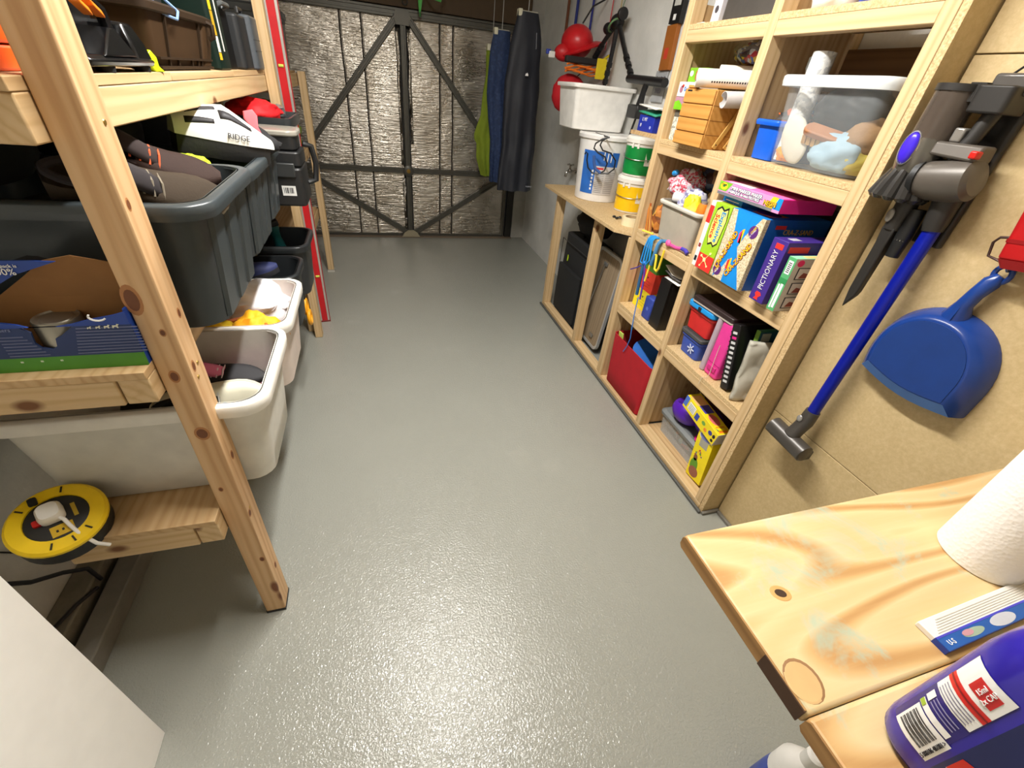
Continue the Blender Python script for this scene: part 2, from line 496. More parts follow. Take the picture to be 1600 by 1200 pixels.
# seam ribs between foil strips
RIB = M((52, 46, 40), 0.55, 0.2)
for x in xs[1:3] + xs[5:7]:
    pts = [(x - 0.375 + 0.007 * noise.noise(Vector((z * 4, x * 9, 0))), -0.021, z) for z in [0.03 + 1.93 * k / 14 for k in range(15)]]
    obj('seam_rib', G().tube(pts, 0.0075, 6), RIB, door)
    obj('seam_edge', G().tube([(a_ + .013, -.018, c_) for a_, b_, c_ in pts], 0.004, 6), M((206, 196, 180), 0.35, 0.7), door)
def bar(name, a, b, wd, parent=door, th=0.03, mat=DARKMETAL, y=-0.055):
    a = Vector((a[0] - 0.375, 0, a[1])); b = Vector((b[0] - 0.375, 0, b[1]))
    d = (b - a).normalized(); n = Vector((-d.z, 0, d.x))
    g = G()
    prof = [(-wd / 2, y), (-wd / 2 + .004, y - .004), (-wd * .22, y - .004), (-wd * .18, y + .006), (wd * .18, y + .006), (wd * .22, y - .004), (wd / 2 - .004, y - .004), (wd / 2, y), (wd / 2, y + th), (-wd / 2, y + th)]
    rings = [[p + n * u + Vector((0, v, 0)) for u, v in prof] for p in (a, b)]
    g.loft(rings)
    return obj(name, g, mat, parent, smooth=False)
bar('diagonal_brace', (0.330, 1.96), (-0.715, 0.71), 0.054)
bar('diagonal_brace', (0.425, 1.96), (1.47, 0.73), 0.054)
bar('diagonal_brace', (0.345, 0.05), (-0.715, 0.69), 0.054)
bar('diagonal_brace', (0.425, 0.05), (1.47, 0.70), 0.054)
bar('cross_rail', (-0.725, 0.70), (1.475, 0.70), 0.05, y=-0.062)
bar('centre_post', (0.372, 0.03), (0.378, 1.97), 0.052, y=-0.068)
bar('top_rail', (-0.725, 1.985), (1.475, 1.985), 0.07, y=-0.05)
bar('bottom_rail', (-0.725, 0.022), (1.475, 0.022), 0.03, y=-0.03)
bar('side_rail', (1.465, 0.02), (1.465, 1.99), 0.04, y=-0.03, mat=M((112, 108, 98), 0.5, 0.6))
g = G().prism([(-.075, 1.95), (-.055, 1.90), (.055, 1.90), (.075, 1.95), (.06, 2.0), (-.06, 2.0)], 0.008); obj('gusset_plate', g, DARKMETAL, door, loc=(0, -0.078, 0))
g = G().prism([(-.10, .012), (.10, .012), (.075, .055), (.03, .085), (-.03, .085), (-.075, .055)], 0.01); obj('foot_plate', g, M((168, 158, 132), 0.5, 0.3), door, loc=(0, -0.086, 0))
Tb = Matrix.Translation((0, -0.07, 0.70)) @ Matrix.Rotation(PI / 2, 4, 'X')
lb = obj('lock_boss', G().lathe([(0.055, 0), (0.055, 0.012), (0.04, 0.02), (0.022, 0.022)], 20, T=Tb), DARKMETAL, door)
obj('lock_core', G().lathe([(0.02, 0.02), (0.02, 0.03), (0.012, 0.031)], 16, T=Tb), M((150, 120, 60), 0.35, 0.9), lb)
# loose foil flaps beside the centre post
for (x, z0, z1, wd) in ((0.325, 0.75, 1.90, 0.03), (0.43, 0.95, 1.90, 0.028), (0.33, 0.08, 0.62, 0.03)):
    g = G().grid(2, 16, lambda u, v: (x - 0.375 + (u - .5) * wd + 0.006 * noise.noise(Vector((v * 9, x * 7, u))), -0.03 - 0.02 * noise.noise(Vector((v * 12, x, u * 3))), z0 + (z1 - z0) * v))
    ob = obj('foil_flap', g, FOIL, door); ob.modifiers.new('t', 'SOLIDIFY').thickness = 0.003

# ---------------------------------------------------------------- batten lamp on the ceiling (out of the frame)
for LM, lab in zip(LAMPS, ('white batten lamp fixed to the ceiling above the open floor',)):
    bt = thing('batten_lamp', lab, 'lamp', (LM['x'], (LM['y0'] + LM['y1']) / 2, LM['z']))
    hl = (LM['y1'] - LM['y0']) / 2
    obj('lamp_housing', G().box(-.05, .05, -hl, hl, 0.0, ZC - LM['z'] - .001), WHITEP, bt, bevel=0.004)
    obj('diffuser', rbox_g(-.045, .045, -hl + .01, hl - .01, -.05, 0, .01), M((255, 251, 244), 0.5, emit=42.0, var=0.0), bt)

# ---------------------------------------------------------------- left shelving: legs, beams, decks
YL0, YL1 = 0.985, 2.84
ls = thing('timber_shelving', 'tall pine shelving unit along the left wall with three plywood decks', 'shelving', (-0.75, 1.9, 0))
def lsb(name, x0, x1, y0, y1, z0, z1, mat, bevel=0.003):
    return bb(name, ls, x0 + .75, x1 + .75, y0 - 1.9, y1 - 1.9, z0, z1, mat, bevel)
l1 = lsb('leg', -0.466, -0.408, 0.912, 0.985, 0.006, ZC - .001, LEG)
bb('foot_pad', l1, -0.030, 0.030, -0.0375, 0.0375, -(ZC - .007) / 2 - .0055, -(ZC - .007) / 2 + .006, M((34, 32, 30), 0.6))
l2 = lsb('leg', -0.466, -0.420, 2.84, 2.90, 0.001, ZC - .001, WOOD)
lsb('leg', -1.045, -0.99, 0.912, 0.985, 0.90, ZC - .001, WOOD)
lsb('leg', -1.045, -0.99, 2.84, 2.90, 0.12, ZC - .001, WOOD)
for zb, zt, dk in ((0.462, 0.532, 0.55), (0.937, 0.998, 1.016), (1.412, 1.478, 1.497)):
    xb = -0.80 if zb < .5 else -1.05
    lsb('front_beam', -0.522, -0.468, 0.876, 2.90, zb, zt, WOOD)
    lsb('back_beam', xb + .01, xb + .06, 0.986, 2.84, zb, zt, WOOD)
    lsb('end_beam', xb, -0.524, 0.872, 0.911, zb, zt, WOOD)
    lsb('end_beam', xb + .062, -0.524, 2.86, 2.90, zb, zt, WOOD)
    # plywood deck in three boards
    for ya, yb in ((0.870, 1.52), (1.522, 2.20), (2.202, 2.90)):
        lsb('deck_board', xb, -0.4675, ya, yb, zt + .0005, dk, PLY, 0.0015)
# knots in the near leg: (face, across, height, half-width, half-height)
KN = M((112, 66, 36), .6); KR = M((172, 118, 70), .6)
for f_, a_, z_, rw, rh in (('near', -.455, 1.151, .011, .022), ('near', -.440, .975, .007, .011), ('near', -.434, .812, .011, .014), ('near', -.418, .30, .005, .008), ('near', -.428, 1.08, .004, .006), ('near', -.445, .62, .004, .006),
                          ('right', .935, .985, .006, .010), ('right', .952, .70, .006, .010), ('right', .925, .50, .007, .009), ('right', .955, .20, .006, .010), ('right', .960, 1.10, .005, .008), ('right', .93, 1.32, .005, .008)):
    for k_, (m_, s_, o_) in enumerate(((KR, 1.45, .0003), (KN, 1.0, .0007))):
        c_ = [(rw * s_ * math.cos(q_), rh * s_ * math.sin(q_)) for q_ in [2 * PI * i_ / 16 for i_ in range(16)]]
        if f_ == 'near': rr = [[(a_ + u_ + .75, .912 - 1.9 - d_, z_ + v_) for u_, v_ in c_] for d_ in (-.0005, o_)]
        else: rr = [[(-.408 + .75 + d_, a_ + u_ - 1.9, z_ + v_) for u_, v_ in c_] for d_ in (-.0005, o_)]
        obj('knot', G().loft(rr), m_, ls, smooth=False)
# screws in the near leg
for x, z in ((-0.40, 0.98), (-0.40, 0.955), (-0.40, 0.51), (-0.40, 1.44)):
    obj('screw', G().lathe([(0.005, 0), (0.004, 0.0015)], 10, T=Matrix.Translation((-0.408 + .75, 0.945 - 1.9 + (0.012 if z > .97 else -.008), z)) @ Matrix.Rotation(PI / 2, 4, 'Y')), M((196, 160, 84), 0.35, 0.9), ls)

rk = thing('timber_rack', 'lower pine rack with a short post standing beyond the tall left shelving', 'rack', (-0.75, 3.5, 0))
def rkb(name, x0, x1, y0, y1, z0, z1, mat, bevel=0.003):
    return bb(name, rk, x0 + .75, x1 + .75, y0 - 3.5, y1 - 3.5, z0, z1, mat, bevel)
l3 = rkb('leg', -0.455, -0.405, 4.07, 4.13, 0.02, 1.49, WOOD)
bb('foot_pad', l3, -0.03, 0.03, -.033, .033, -0.755, -0.736, M((190, 186, 176), 0.6))
rkb('leg', -0.515, -0.458, 2.93, 2.98, 0.001, 0.469, WOOD)
rkb('leg', -1.04, -0.99, 4.07, 4.13, 0.12, 1.49, WOOD)
for zb, zt in ((0.47, 0.54), (0.937, 0.998), (1.40, 1.478)):
    rkb('front_beam', -0.512, -0.462, 2.93, 4.13, zb, zt, WOOD)
    rkb('deck_board', -1.05, -0.474, 2.915, 4.13, zt + .0005, zt + .012, PLY, 0.0015)
    rkb('end_beam', -0.985, -0.508, 4.085, 4.125, zb, zt, WOOD)

# ---------------------------------------------------------------- right shelving and low frame
FX = 1.338                        # front plane of the uprights
rs = thing('timber_shelving', 'open pine shelving with two bays of boxes and toys on the right', 'shelving', (1.53, 1.55, 0))
def rsb(name, x0, x1, y0, y1, z0, z1, mat, bevel=0.0025):
    return bb(name, rs, x0 - 1.53, x1 - 1.53, y0 - 1.55, y1 - 1.55, z0, z1, mat, bevel)
UP = [(0.990, 1.030), (1.560, 1.602), (2.070, 2.112)]
for ya, yb in UP:
    rsb('upright', FX, FX + .063, ya, yb, 0.036, ZC - .001, WOOD)
    rsb('back_upright', XR - .045, XR - .002, ya, yb, 0.036, ZC - .001, WOOD)
sp = rsb('side_panel', FX + .006, XR - .002, 0.968, 0.9895, 0.002, ZC - .001, MDF, 0.001)
sp_w = (XR - .002 - FX - .006) / 2
bb('chip_edge', sp, -sp_w - .003, -sp_w - .0002, -.0106, .0106, -ZC / 2 + .002, ZC / 2 - .002, CHIP)
rsb('divider_panel', FX + .064, XR - .046, 1.572, 1.590, 0.036, ZC - .001, PLY, 0.001)
rsb('divider_panel', FX + .064, XR - .046, 2.082, 2.100, 0.036, 1.9, PLY, 0.001)
rsb('sole_plate', FX, FX + .063, 0.990, 2.112, 0.001, 0.0355, WOOD)
rsb('back_board', XR - .0445, XR - .030, 1.031, 1.559, 1.56, 1.765, pine(1, 'brown_board', ((112, 80, 46), (128, 94, 56), (140, 104, 64)), True, (70, 46, 24)), 0.001)
DECKS = [0.036, 0.560, 0.985, 1.405, 1.828]
for b, (ya, yb) in enumerate(((1.0305, 1.5595), (1.6025, 2.0695))):
    for dz in DECKS[1:]:
        rsb('shelf_board', FX + .002, XR - .046, ya, yb, dz - .019, dz, CHIP, 0.001)
        rsb('front_rail', FX + .001, FX + .042, ya, yb, dz - .062, dz - .0195, WOOD)
    rsb('shelf_board', FX + .064, XR - .046, ya, yb, 0.018, 0.036, PLY, 0.001)
rsb('small_shelf', FX + .02, XR - .01, 2.113, 2.40, 1.395, 1.413, PLY, 0.001)
lf = thing('low_workstand', 'low pine stud frame with a chipboard worktop beyond the right shelving', 'frame', (1.53, 2.8, 0))
def lfb(name, x0, x1, y0, y1, z0, z1, mat, bevel=0.0025):
    return bb(name, lf, x0 - 1.53, x1 - 1.53, y0 - 2.8, y1 - 2.8, z0, z1, mat, bevel)
lfb('sole_plate', FX, FX + .063, 2.1125, 3.255, 0.001, 0.036, WOOD)
lfb('upright', FX, FX + .063, 3.213, 3.255, 0.0365, 0.918, WOOD)
lfb('upright', FX, FX + .063, 2.530, 2.575, 0.0365, 0.918, WOOD)
lfb('upright', FX + .002, FX + .063, 2.113, 2.140, 0.0365, 0.918, WOOD)
lfb('wall_batten', XR - .05, XR - .002, 2.12, 3.25, 0.87, 0.918, WOOD)
g = G().loft([[(1.300, 3.44, z), (XR - .003, 3.44, z), (XR - .003, 2.114, z), (1.392, 2.114, z), (1.345, 2.17, z), (1.290, 2.23, z)] for z in (0.9185, 0.938)])
wt = obj('worktop', g, CHIP, lf, bevel=0.001, origin=(1.53, 2.8, 0.93)); wt.location = (0, 0, 0.93)

# ---------------------------------------------------------------- reusable things
def tub(name, label, cat, loc, size, mat, rim=0.02, taper=0.86, group=None, wall=0.005, r=0.06, rimh=0.03, ribs=0, rz=0, rimmat=None, lip=True, handle=False):
    """open storage tub: size = (x, y, z) over the rim; loc = centre of the base"""
    lx, ly, h = size
    t = thing(name, label, cat, loc, rz, group)
    bx, by = (lx - 2 * rim), (ly - 2 * rim)
    g = G(); rings = []
    def sec(k, off): 
        f = taper + (1 - taper) * k
        return (bx * f - 2 * off, by * (taper * .96 + (1 - taper * .96) * k) - 2 * off)
    for k in (0.0, 0.02, 0.3, 0.6, 1.0):
        a, b = sec(k, 0.008 if k == 0 else 0.0)
        rings.append(rrect(a, b, r, 5, z=h * k))
    for k in (1.0, 0.6, 0.3, 0.03):
        a, b = sec(k, wall)
        rings.append(rrect(a, b, max(r - wall, .004), 5, z=max(h * k, wall * 1.5)))
    g.loft(rings, True, True)
    obj('tub_body', g, mat, t, angle=50)
    if lip:
        g = G()
        a, b = bx, by
        g.loft([rrect(a - .004, b - .004, r, 5, z=h - rimh), rrect(lx - .004, ly - .004, r + rim * .5, 5, z=h - rimh), rrect(lx, ly, r + rim * .5, 5, z=h - rimh * .6),
                rrect(lx, ly, r + rim * .5, 5, z=h - .004), rrect(lx - .008, ly - .008, r + rim * .4, 5, z=h),
                rrect(a - 2 * wall + .004, b - 2 * wall + .004, r, 5, z=h), rrect(a - 2 * wall, b - 2 * wall, r, 5, z=h - .006)], False, False)
        obj('rim', g, rimmat or mat, t, angle=50)
    for i in range(ribs):
        y = by * (-0.42 + 0.84 * (i + .5) / ribs)
        wd = by / ribs * 0.62
        for sx in (1, -1):
            g = G()
            f0, f1 = taper, 1.0
            x0, x1 = bx / 2 * f0, bx / 2 * (taper + (1 - taper) * .92)
            g.loft([[(sx * (x0 - .002), y * f0 - wd * f0 / 2, .012), (sx * (x0 + .006), y * f0 - wd * f0 * .4, .012), (sx * (x0 + .006), y * f0 + wd * f0 * .4, .012), (sx * (x0 - .002), y * f0 + wd * f0 / 2, .012)],
                    [(sx * (x1 - .002), y - wd / 2, h * .90), (sx * (x1 + .007), y - wd * .4, h * .90), (sx * (x1 + .007), y + wd * .4, h * .90), (sx * (x1 - .002), y + wd / 2, h * .90)]])
            obj('side_rib', g, mat, t)
    return t

def shoe(name, label, loc, rot, upper, sole, lining, lace, ln=0.27, high=0.0, toe=None, group='shoes in the tubs', extra=None):
    t = thing(name, label, 'shoe', loc, group=group, rot=rot)
    s = ln / 0.27
    def half(u):      # half width along the foot, u 0 heel .. 1 toe
        return s * (0.031 + 0.016 * math.sin(min(u, .75) / .75 * PI / 2) ** 2) * (1 - max(0, (u - .72) / .28) ** 2.6 * .72) * (1 - max(0, (.10 - u) / .10) ** 2 * .35)
    us = [0, .03, .08, .15, .25, .35, .45, .55, .65, .75, .83, .90, .95, .985, 1.0]
    def outline(g0, z): 
        L_ = [(ln * u, half(u) * g0, z) for u in us]; Rr = [(ln * u, -half(u) * g0, z) for u in reversed(us)]
        return L_ + Rr
    obj('sole', G().loft([outline(1.0, 0), outline(1.05, .008), outline(1.03, .022)]), sole, t, angle=50)
    def top(u):
        if u < .38: return s * (0.072 + high + 0.012 * (1 - u / .38) ** 2)
        if u < .62: 
            k = (u - .38) / .24
            return s * ((0.072 + high) * (1 - k) + 0.062 * k)
        return s * (0.062 - 0.026 * ((u - .62) / .38) ** 1.4)
    rings = []
    n = 14
    for u in us:
        hw = half(u) * (1.0 if u > .45 else 1.0); tp = top(u)
        ring = []
        for k in range(n + 1):
            a = PI * k / n
            ca, sa = math.cos(a), math.sin(a)
            y = hw * math.copysign(abs(ca) ** .55, ca); z = .018 + (tp - .018) * (sa ** .75 if sa > 0 else 0)
            if u < .42 and abs(ca) < .62:            # sunken opening
                z -= s * (.05 + high * .6) * (1 - (abs(ca) / .62) ** 2) * min(1, u / .06) * min(1, (.42 - u) / .06)
            ring.append((ln * u, y, z))
        rings.append(ring)
    g = G().loft(rings, False, False, closed=False)
    up = obj('upper', g, upper, t, angle=70)
    # padded collar
    pts = []
    for k in range(25):
        a = 2 * PI * k / 24
        u = .215 + .195 * math.cos(a); yy = half(max(u, .05)) * .66 * math.sin(a)
        pts.append((ln * u, yy, top(min(max(u, 0), .5)) - .004))
    obj('collar', G().tube(pts, .007 * s, 8, caps=False), lining, t)
    # tongue
    g = G().grid(4, 6, lambda a, b: (ln * (.36 + .24 * (1 - b)), (a - .5) * .05 * s, top(.36 + .24 * (1 - b)) + .004 + .018 * b * s - .012 * (2 * a - 1) ** 2))
    tg = obj('tongue', g, lining, t); tg.modifiers.new('t', 'SOLIDIFY').thickness = .004
    for k in range(4):
        u = .42 + .055 * k
        obj('lace', G().tube([(ln * u, -.026 * s, top(u) - .004), (ln * (u + .01), 0, top(u) + .007), (ln * u, .026 * s, top(u) - .004)], .0022, 6), lace, t)
    if toe:
        g = G()
        r2 = [[(x, y * 1.04, .02 + (z - .018) * .75) for x, y, z in r] for r in rings[-6:]]
        r2[-1] = [(x + .002, y, z) for x, y, z in r2[-1]]
        g.loft(r2, False, False, closed=False)
        obj('toe_cap', g, toe, t, angle=60)
    return t

def cloth_pile(name, label, cat, loc, r, mat, seed, amp=0.40, fr=2.4, flat=None, group=None, rz=0, n=28, k=18):
    g = G().ball((0, 0, r[2] * .8), r, n, k, amp, fr, seed, zmin=0.0)
    o = obj(name, g, mat, loc=loc, rot=(0, 0, rad(rz)), angle=80)
    return tag(o, label, cat, group)

# ---------------------------------------------------------------- left, upper deck (z = 1.497)
ZU, ZM, ZLO = 1.4975, 1.0165, 0.5505
OR = M((236, 92, 22), 0.4); ORANGE = M((244, 132, 30), 0.4)
t = thing('tool_case', 'orange tool case at the near end of the upper left deck', 'tool case', (-0.645, 0.965, ZU))
obj('case_body', rbox_g(-.14, .14, -.085, .085, 0, .032, .015), OR, t, bevel=.004)
obj('case_lid', rbox_g(-.142, .142, -.087, .087, .034, .060, .015), OR, t, bevel=.004)
obj('latch', G().box(.05, .09, -.092, -.084, .02, .05), BLACKP, t, bevel=.002)

GLOSSB = M((13, 13, 14), 0.2)
t = thing('mitre_saw', 'black bench saw with a sloping guard and two orange levers on the upper left deck', 'saw', (-0.60, 1.26, ZU))
g = G().prism([(-.13, .010), (.135, .010), (.142, .020), (.13, .028), (-.12, .028)], .30); obj('base_plate', g, GLOSSB, t, loc=(0, -.145, 0), bevel=.003)
for x, y in ((.118, -.045), (.118, .135), (-.10, -.12), (-.10, .12)):
    obj('foot', G().lathe([(.015, 0), (.017, .011)], 14, T=Matrix.Translation((x, y, 0))), M((18, 18, 18), .8), t)
g = G().loft([[(.138, -.075, .026), (.138, .075, .026), (.0, .075, .026), (.0, -.075, .026)], [(.118, .030, .072), (.118, .058, .072), (.0, .058, .072), (.0, .03, .072)]])
obj('sloping_guard', g, GLOSSB, t, bevel=.003)
g = G().loft([[(.138, .080, .010), (.138, .165, .010), (-.05, .165, .010), (-.05, .080, .010)], [(.130, .088, .05), (.130, .160, .05), (-.05, .160, .05), (-.05, .088, .05)], [(.118, .095, .085), (.118, .145, .085), (-.05, .145, .085), (-.05, .095, .085)]])
obj('motor_block', g, GLOSSB, t, bevel=.006)
obj('silver_arm', G().box(-.04, .10, -.175, -.075, .052, .078), M((170, 172, 178), .35, .4), t, bevel=.004)
obj('saw_body', rbox_g(-.16, .06, -.16, .14, .03, .15, .03), M((18, 18, 19), .35), t, bevel=.01)
obj('handle', G().tube([(.10, .075, .06), (.10, .065, .10), (.085, .03, .125), (.07, -.03, .14)], .011, 10), GLOSSB, t)
for k in range(2):
    obj('lever', G().loft([[(.118, -.055 + k * .05, .112), (.118, -.022 + k * .05, .098), (.10, -.022 + k * .05, .098), (.10, -.055 + k * .05, .112)], [(.118, -.050 + k * .05, .102), (.118, -.012 + k * .05, .086), (.10, -.012 + k * .05, .086), (.10, -.050 + k * .05, .102)]]), ORANGE, t, bevel=.002)
t = thing('black_filler_bag', 'black tool bag added to darken the gap behind the bench saw on the upper left deck', 'bag', (-0.895, 1.27, ZU))  # bag-shaped filler, added for the dark behind the saw
obj('bag_body', G().loft([rrect(.22, .50, .05, 5, z=0), rrect(.23, .52, .05, 5, z=.25), rrect(.15, .44, .05, 5, z=.36)]), M((14, 14, 15), .8), t, angle=60)
obj('bag_handle', G().tube([(0, -.1, .35), (0, -.08, .42), (0, .08, .42), (0, .1, .35)], .012, 8), M((20, 20, 20), .8), t)

t = thing('tape_dispenser', 'small lime green tape dispenser beside the brown crate', 'tape', (-0.492, 1.452, ZU), rz=70)
obj('tape_roll', G().lathe([(.014, -.012), (.024, -.012), (.024, .012), (.014, .012), (.014, -.012)], 24, cap0=False, cap1=False, T=Matrix.Translation((-.008, 0.012, .024)) @ Matrix.Rotation(PI / 2, 4, 'X')), BLACKP, t)
obj('holder', G().prism([(-.014, .032), (.0, .042), (.014, .028), (.014, .011), (.03, .0), (.0, .0), (-.014, .014)], .02), M((196, 232, 20), .4), t, loc=(0, -.022, 0), bevel=.002)

BROWN = M((60, 42, 24), 0.6, spec=.2); BROWND = M((44, 31, 18), 0.6, spec=.2)
t = thing('plastic_crate', 'brown plastic crate with a lid on the upper left deck', 'crate', (-0.665, 1.775, ZU))
obj('crate_body', G().loft([rrect(.34, .50, .02, 4, z=.0), rrect(.375, .545, .02, 4, z=.118)]), BROWN, t)
obj('lid', G().loft([rrect(.39, .56, .025, 4, z=.118), rrect(.40, .575, .025, 4, z=.121), rrect(.40, .575, .025, 4, z=.134), rrect(.37, .545, .03, 4, z=.141)]), BROWND, t)
for y in (-.16, .13):
    obj('upright_rib', G().loft([[(.168, y - .004, .006), (.176, y - .004, .006), (.176, y + .004, .006), (.168, y + .004, .006)], [(.184, y - .004, .116), (.194, y - .004, .116), (.194, y + .004, .116), (.184, y + .004, .116)]]), BROWND, t)
obj('corner_pillar', G().loft([rrect(.03, .09, .012, 4, .160, .195, z=0.002), rrect(.034, .10, .012, 4, .178, .215, z=.117)]), BROWN, t)
obj('base_rail', G().box(.165, .180, -.24, .24, .003, .010).box(.165, .182, -.24, .24, .024, .029), BROWND, t)
for y in (-.09, .03, .09): obj('base_rib', G().box(.166, .178, y - .003, y + .003, .010, .024), BROWND, t)
obj('clasp', G().tube([(.197, .20, .124), (.212, .20, .118), (.210, .20, .088), (.196, .20, .082)], .007, 8), BROWND, t)
t = thing('black_filler_bag', 'black tool bag added to darken the space above the brown crate', 'bag', (-0.70, 1.76, ZU + .142))  # added black shape that fills the background over the crate with dark
obj('bag_body', G().loft([rrect(.26, .48, .06, 5, z=0), rrect(.28, .50, .06, 5, z=.10), rrect(.18, .42, .05, 5, z=.16)]), M((18, 18, 19), .75), t, angle=60)
obj('buckle', G().tube([(.135, -.06, .02), (.150, -.055, .012), (.150, -.02, .012), (.135, -.015, .02)], .004, 6), M((150, 150, 146), .3, .7), t)
tag(obj('charging_lead', G().tube([(-.492, 1.60, ZU + .158), (-.482, 1.62, ZU + .120), (-.458, 1.66, ZU + .112), (-.46, 1.69, ZU + .130), (-.492, 1.71, ZU + .155)], .0035, 6), M((120, 150, 200), .4)), 'thin blue lead looping over the lid of the brown crate', 'lead')

t = thing('power_tool_case', 'dark green case with a yellow and white label strip beside the brown crate', 'case', (-0.64, 2.150, ZU))
obj('case_body', rbox_g(-.19, .165, -.075, .085, 0, .23, .015), M((12, 30, 23), .5, spec=.2), t, bevel=.006)
for z0, z1, mt in ((.165, .195, M((240, 196, 30), .5)), (.098, .163, M((196, 156, 30), .5)), (.052, .096, M((212, 214, 206), .5)), (.030, .050, M((236, 180, 30), .5))):
    obj('label_strip', G().box(.1645, .1665, -.062, -.036, z0, z1), mt, t)
obj('pale_strip', G().box(.1645, .1665, .012, .024, .055, .205), M((206, 206, 200), .5), t)
t = thing('tool_box', 'tall black box squeezed between the green case and the grey case', 'box', (-0.66, 2.345, ZU))
obj('box_body', rbox_g(-.18, .16, -.10, .11, 0, .24, .012), M((14, 14, 15), .6, spec=.2), t, bevel=.004)
obj('handle', G().tube([(.16, -.05, .19), (.18, -.05, .20), (.18, .05, .20), (.16, .05, .19)], .008, 8), M((80, 84, 84), .4), t)
t = thing('hard_case', 'mid grey hard plastic case standing at the end of the upper left deck', 'case', (-0.57, 2.655, ZU))
obj('case_half', rbox_g(-.15, .10, -.18, -.005, 0, .185, .02), M((34, 36, 38), .45), t, bevel=.008)
obj('case_half', rbox_g(-.15, .115, .0, .165, 0, .195, .02), M((76, 82, 87), .45), t, bevel=.008)
for z in (.07, .11): obj('groove', G().box(.1135, .1158, .012, .152, z, z + .003), M((54, 58, 62), .5), t)
obj('handle', G().tube([(.08, -.05, .195), (.08, -.05, .21), (.08, .03, .21), (.08, .03, .195)], .007, 8), BLACKP, t)

# hanging and leaning things by the second leg
t = thing('spirit_level', 'long red and silver spirit level leaning upright against the second left leg', 'level', (-0.420, 3.09, 0.001))
t.rotation_euler = (rad(1.3), 0, rad(8))
RED = M((196, 24, 32), .35)
obj('level_body', G().box(-.020, .020, -.012, .012, .004, 2.0), RED, t, bevel=.002)
for x in (-.025, .025): obj('edge_rail', G().box(x - .006, x + .006, -.015, .015, 0.002, 1.998), M((206, 204, 198), .3, .7), t)
for x in (-.034, .034): obj('black_edge', G().box(x - .0028, x + .0028, -.015, .015, 0.002, 1.998), M((30, 28, 28), .5) if x < 0 else M((150, 26, 30), .4), t)
obj('end_cap', G().box(-.037, .037, -.016, .016, -.001, .012), M((120, 26, 26), .5), t, bevel=.002)
for z in (.35, 1.0, 1.52): obj('vial', G().tube([(-.012, -.013, z), (.012, -.013, z)], .007, 8), M((200, 214, 90), .2), t)
t = thing('punch_ball', 'small red rubber ball hanging at the top of the red level', 'ball', (-0.40, 3.30, 1.86))
obj('ball', G().ball((0, 0, .055), .055), M((190, 24, 34), .35), t)
obj('cord', G().tube([(0, 0, .108), (0, 0, ZC - 1.861)], .003, 6), BLACKP, t)

tb = thing('storage_box', 'dark grey lidded storage box on top of the lower rack', 'storage box', (-0.66, 3.80, 1.4905))
obj('box_body', G().loft([rrect(.34, .42, .03, 4, z=0), rrect(.37, .46, .03, 4, z=.27)]), M((62, 66, 66), .5), tb)
obj('lid', G().loft([rrect(.39, .48, .03, 4, z=.27), rrect(.39, .48, .03, 4, z=.30), rrect(.36, .45, .03, 4, z=.312)]), M((52, 55, 55), .5), tb)
obj('handle', G().box(.193, .205, -.06, .06, .24, .265), M((44, 47, 47), .5), tb, bevel=.003)
cloth_pile('folded_jacket', 'crumpled grey and green jacket stuffed into the lower rack', 'jacket', (-0.62, 3.62, 1.0105), (.17, .22, .17), speck_mat('grey_green_cloth', [(96, 94, 90), (108, 106, 102), (92, 92, 88), (118, 140, 40)], 9, .8), 5)

# ---------------------------------------------------------------- left, middle deck (z = 1.0165)
GRAPH = M((56, 63, 66), 0.36, bmp=.06, bscale=220)
tub('storage_tub', 'large charcoal tub nearest the front leg with brown boots on top', 'storage tub', (-0.595, 1.228, ZM), (.565, .465, .285), GRAPH, .022, .90, 'charcoal tubs on the middle deck', ribs=3)
tub('storage_tub', 'second charcoal tub with the white helmet resting above it', 'storage tub', (-0.605, 1.665, ZM), (.55, .42, .265), GRAPH, .022, .90, 'charcoal tubs on the middle deck', ribs=3)
tub('storage_tub', 'third charcoal tub next to the black toolbox on the middle deck', 'storage tub', (-0.615, 2.03, ZM), (.53, .29, .25), GRAPH, .018, .90, 'charcoal tubs on the middle deck', ribs=2)
BOOT = M((58, 48, 37), .8, bmp=.3, bscale=260, spec=.2); BOOT2 = M((50, 35, 30), .75, bmp=.3, bscale=260, spec=.2)
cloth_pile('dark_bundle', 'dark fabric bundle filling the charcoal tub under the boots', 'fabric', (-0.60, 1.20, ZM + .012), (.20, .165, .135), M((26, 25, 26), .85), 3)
shoe('hiking_boot', 'olive brown boot lying in the nearest charcoal tub, toe to the floor side', (-0.600, 1.095, ZM + .262), (rad(50), rad(4), rad(24)), BOOT, M((150, 142, 124), .7), M((34, 28, 30), .9), M((120, 112, 96), .8), .29, .035, M((96, 76, 56), .6))
shoe('hiking_boot', 'dark brown boot with an orange tab behind the olive boot', (-0.640, 1.275, ZM + .285), (rad(38), rad(6), rad(14)), BOOT2, M((92, 84, 76), .7), M((40, 28, 26), .9), M((200, 84, 40), .8), .28, .03)
cloth_pile('safety_vest', 'fluorescent yellow vest bundled beside the white helmet', 'vest', (-0.485, 1.50, ZM + .235), (.058, .060, .034), M((206, 236, 30), .6), 9)
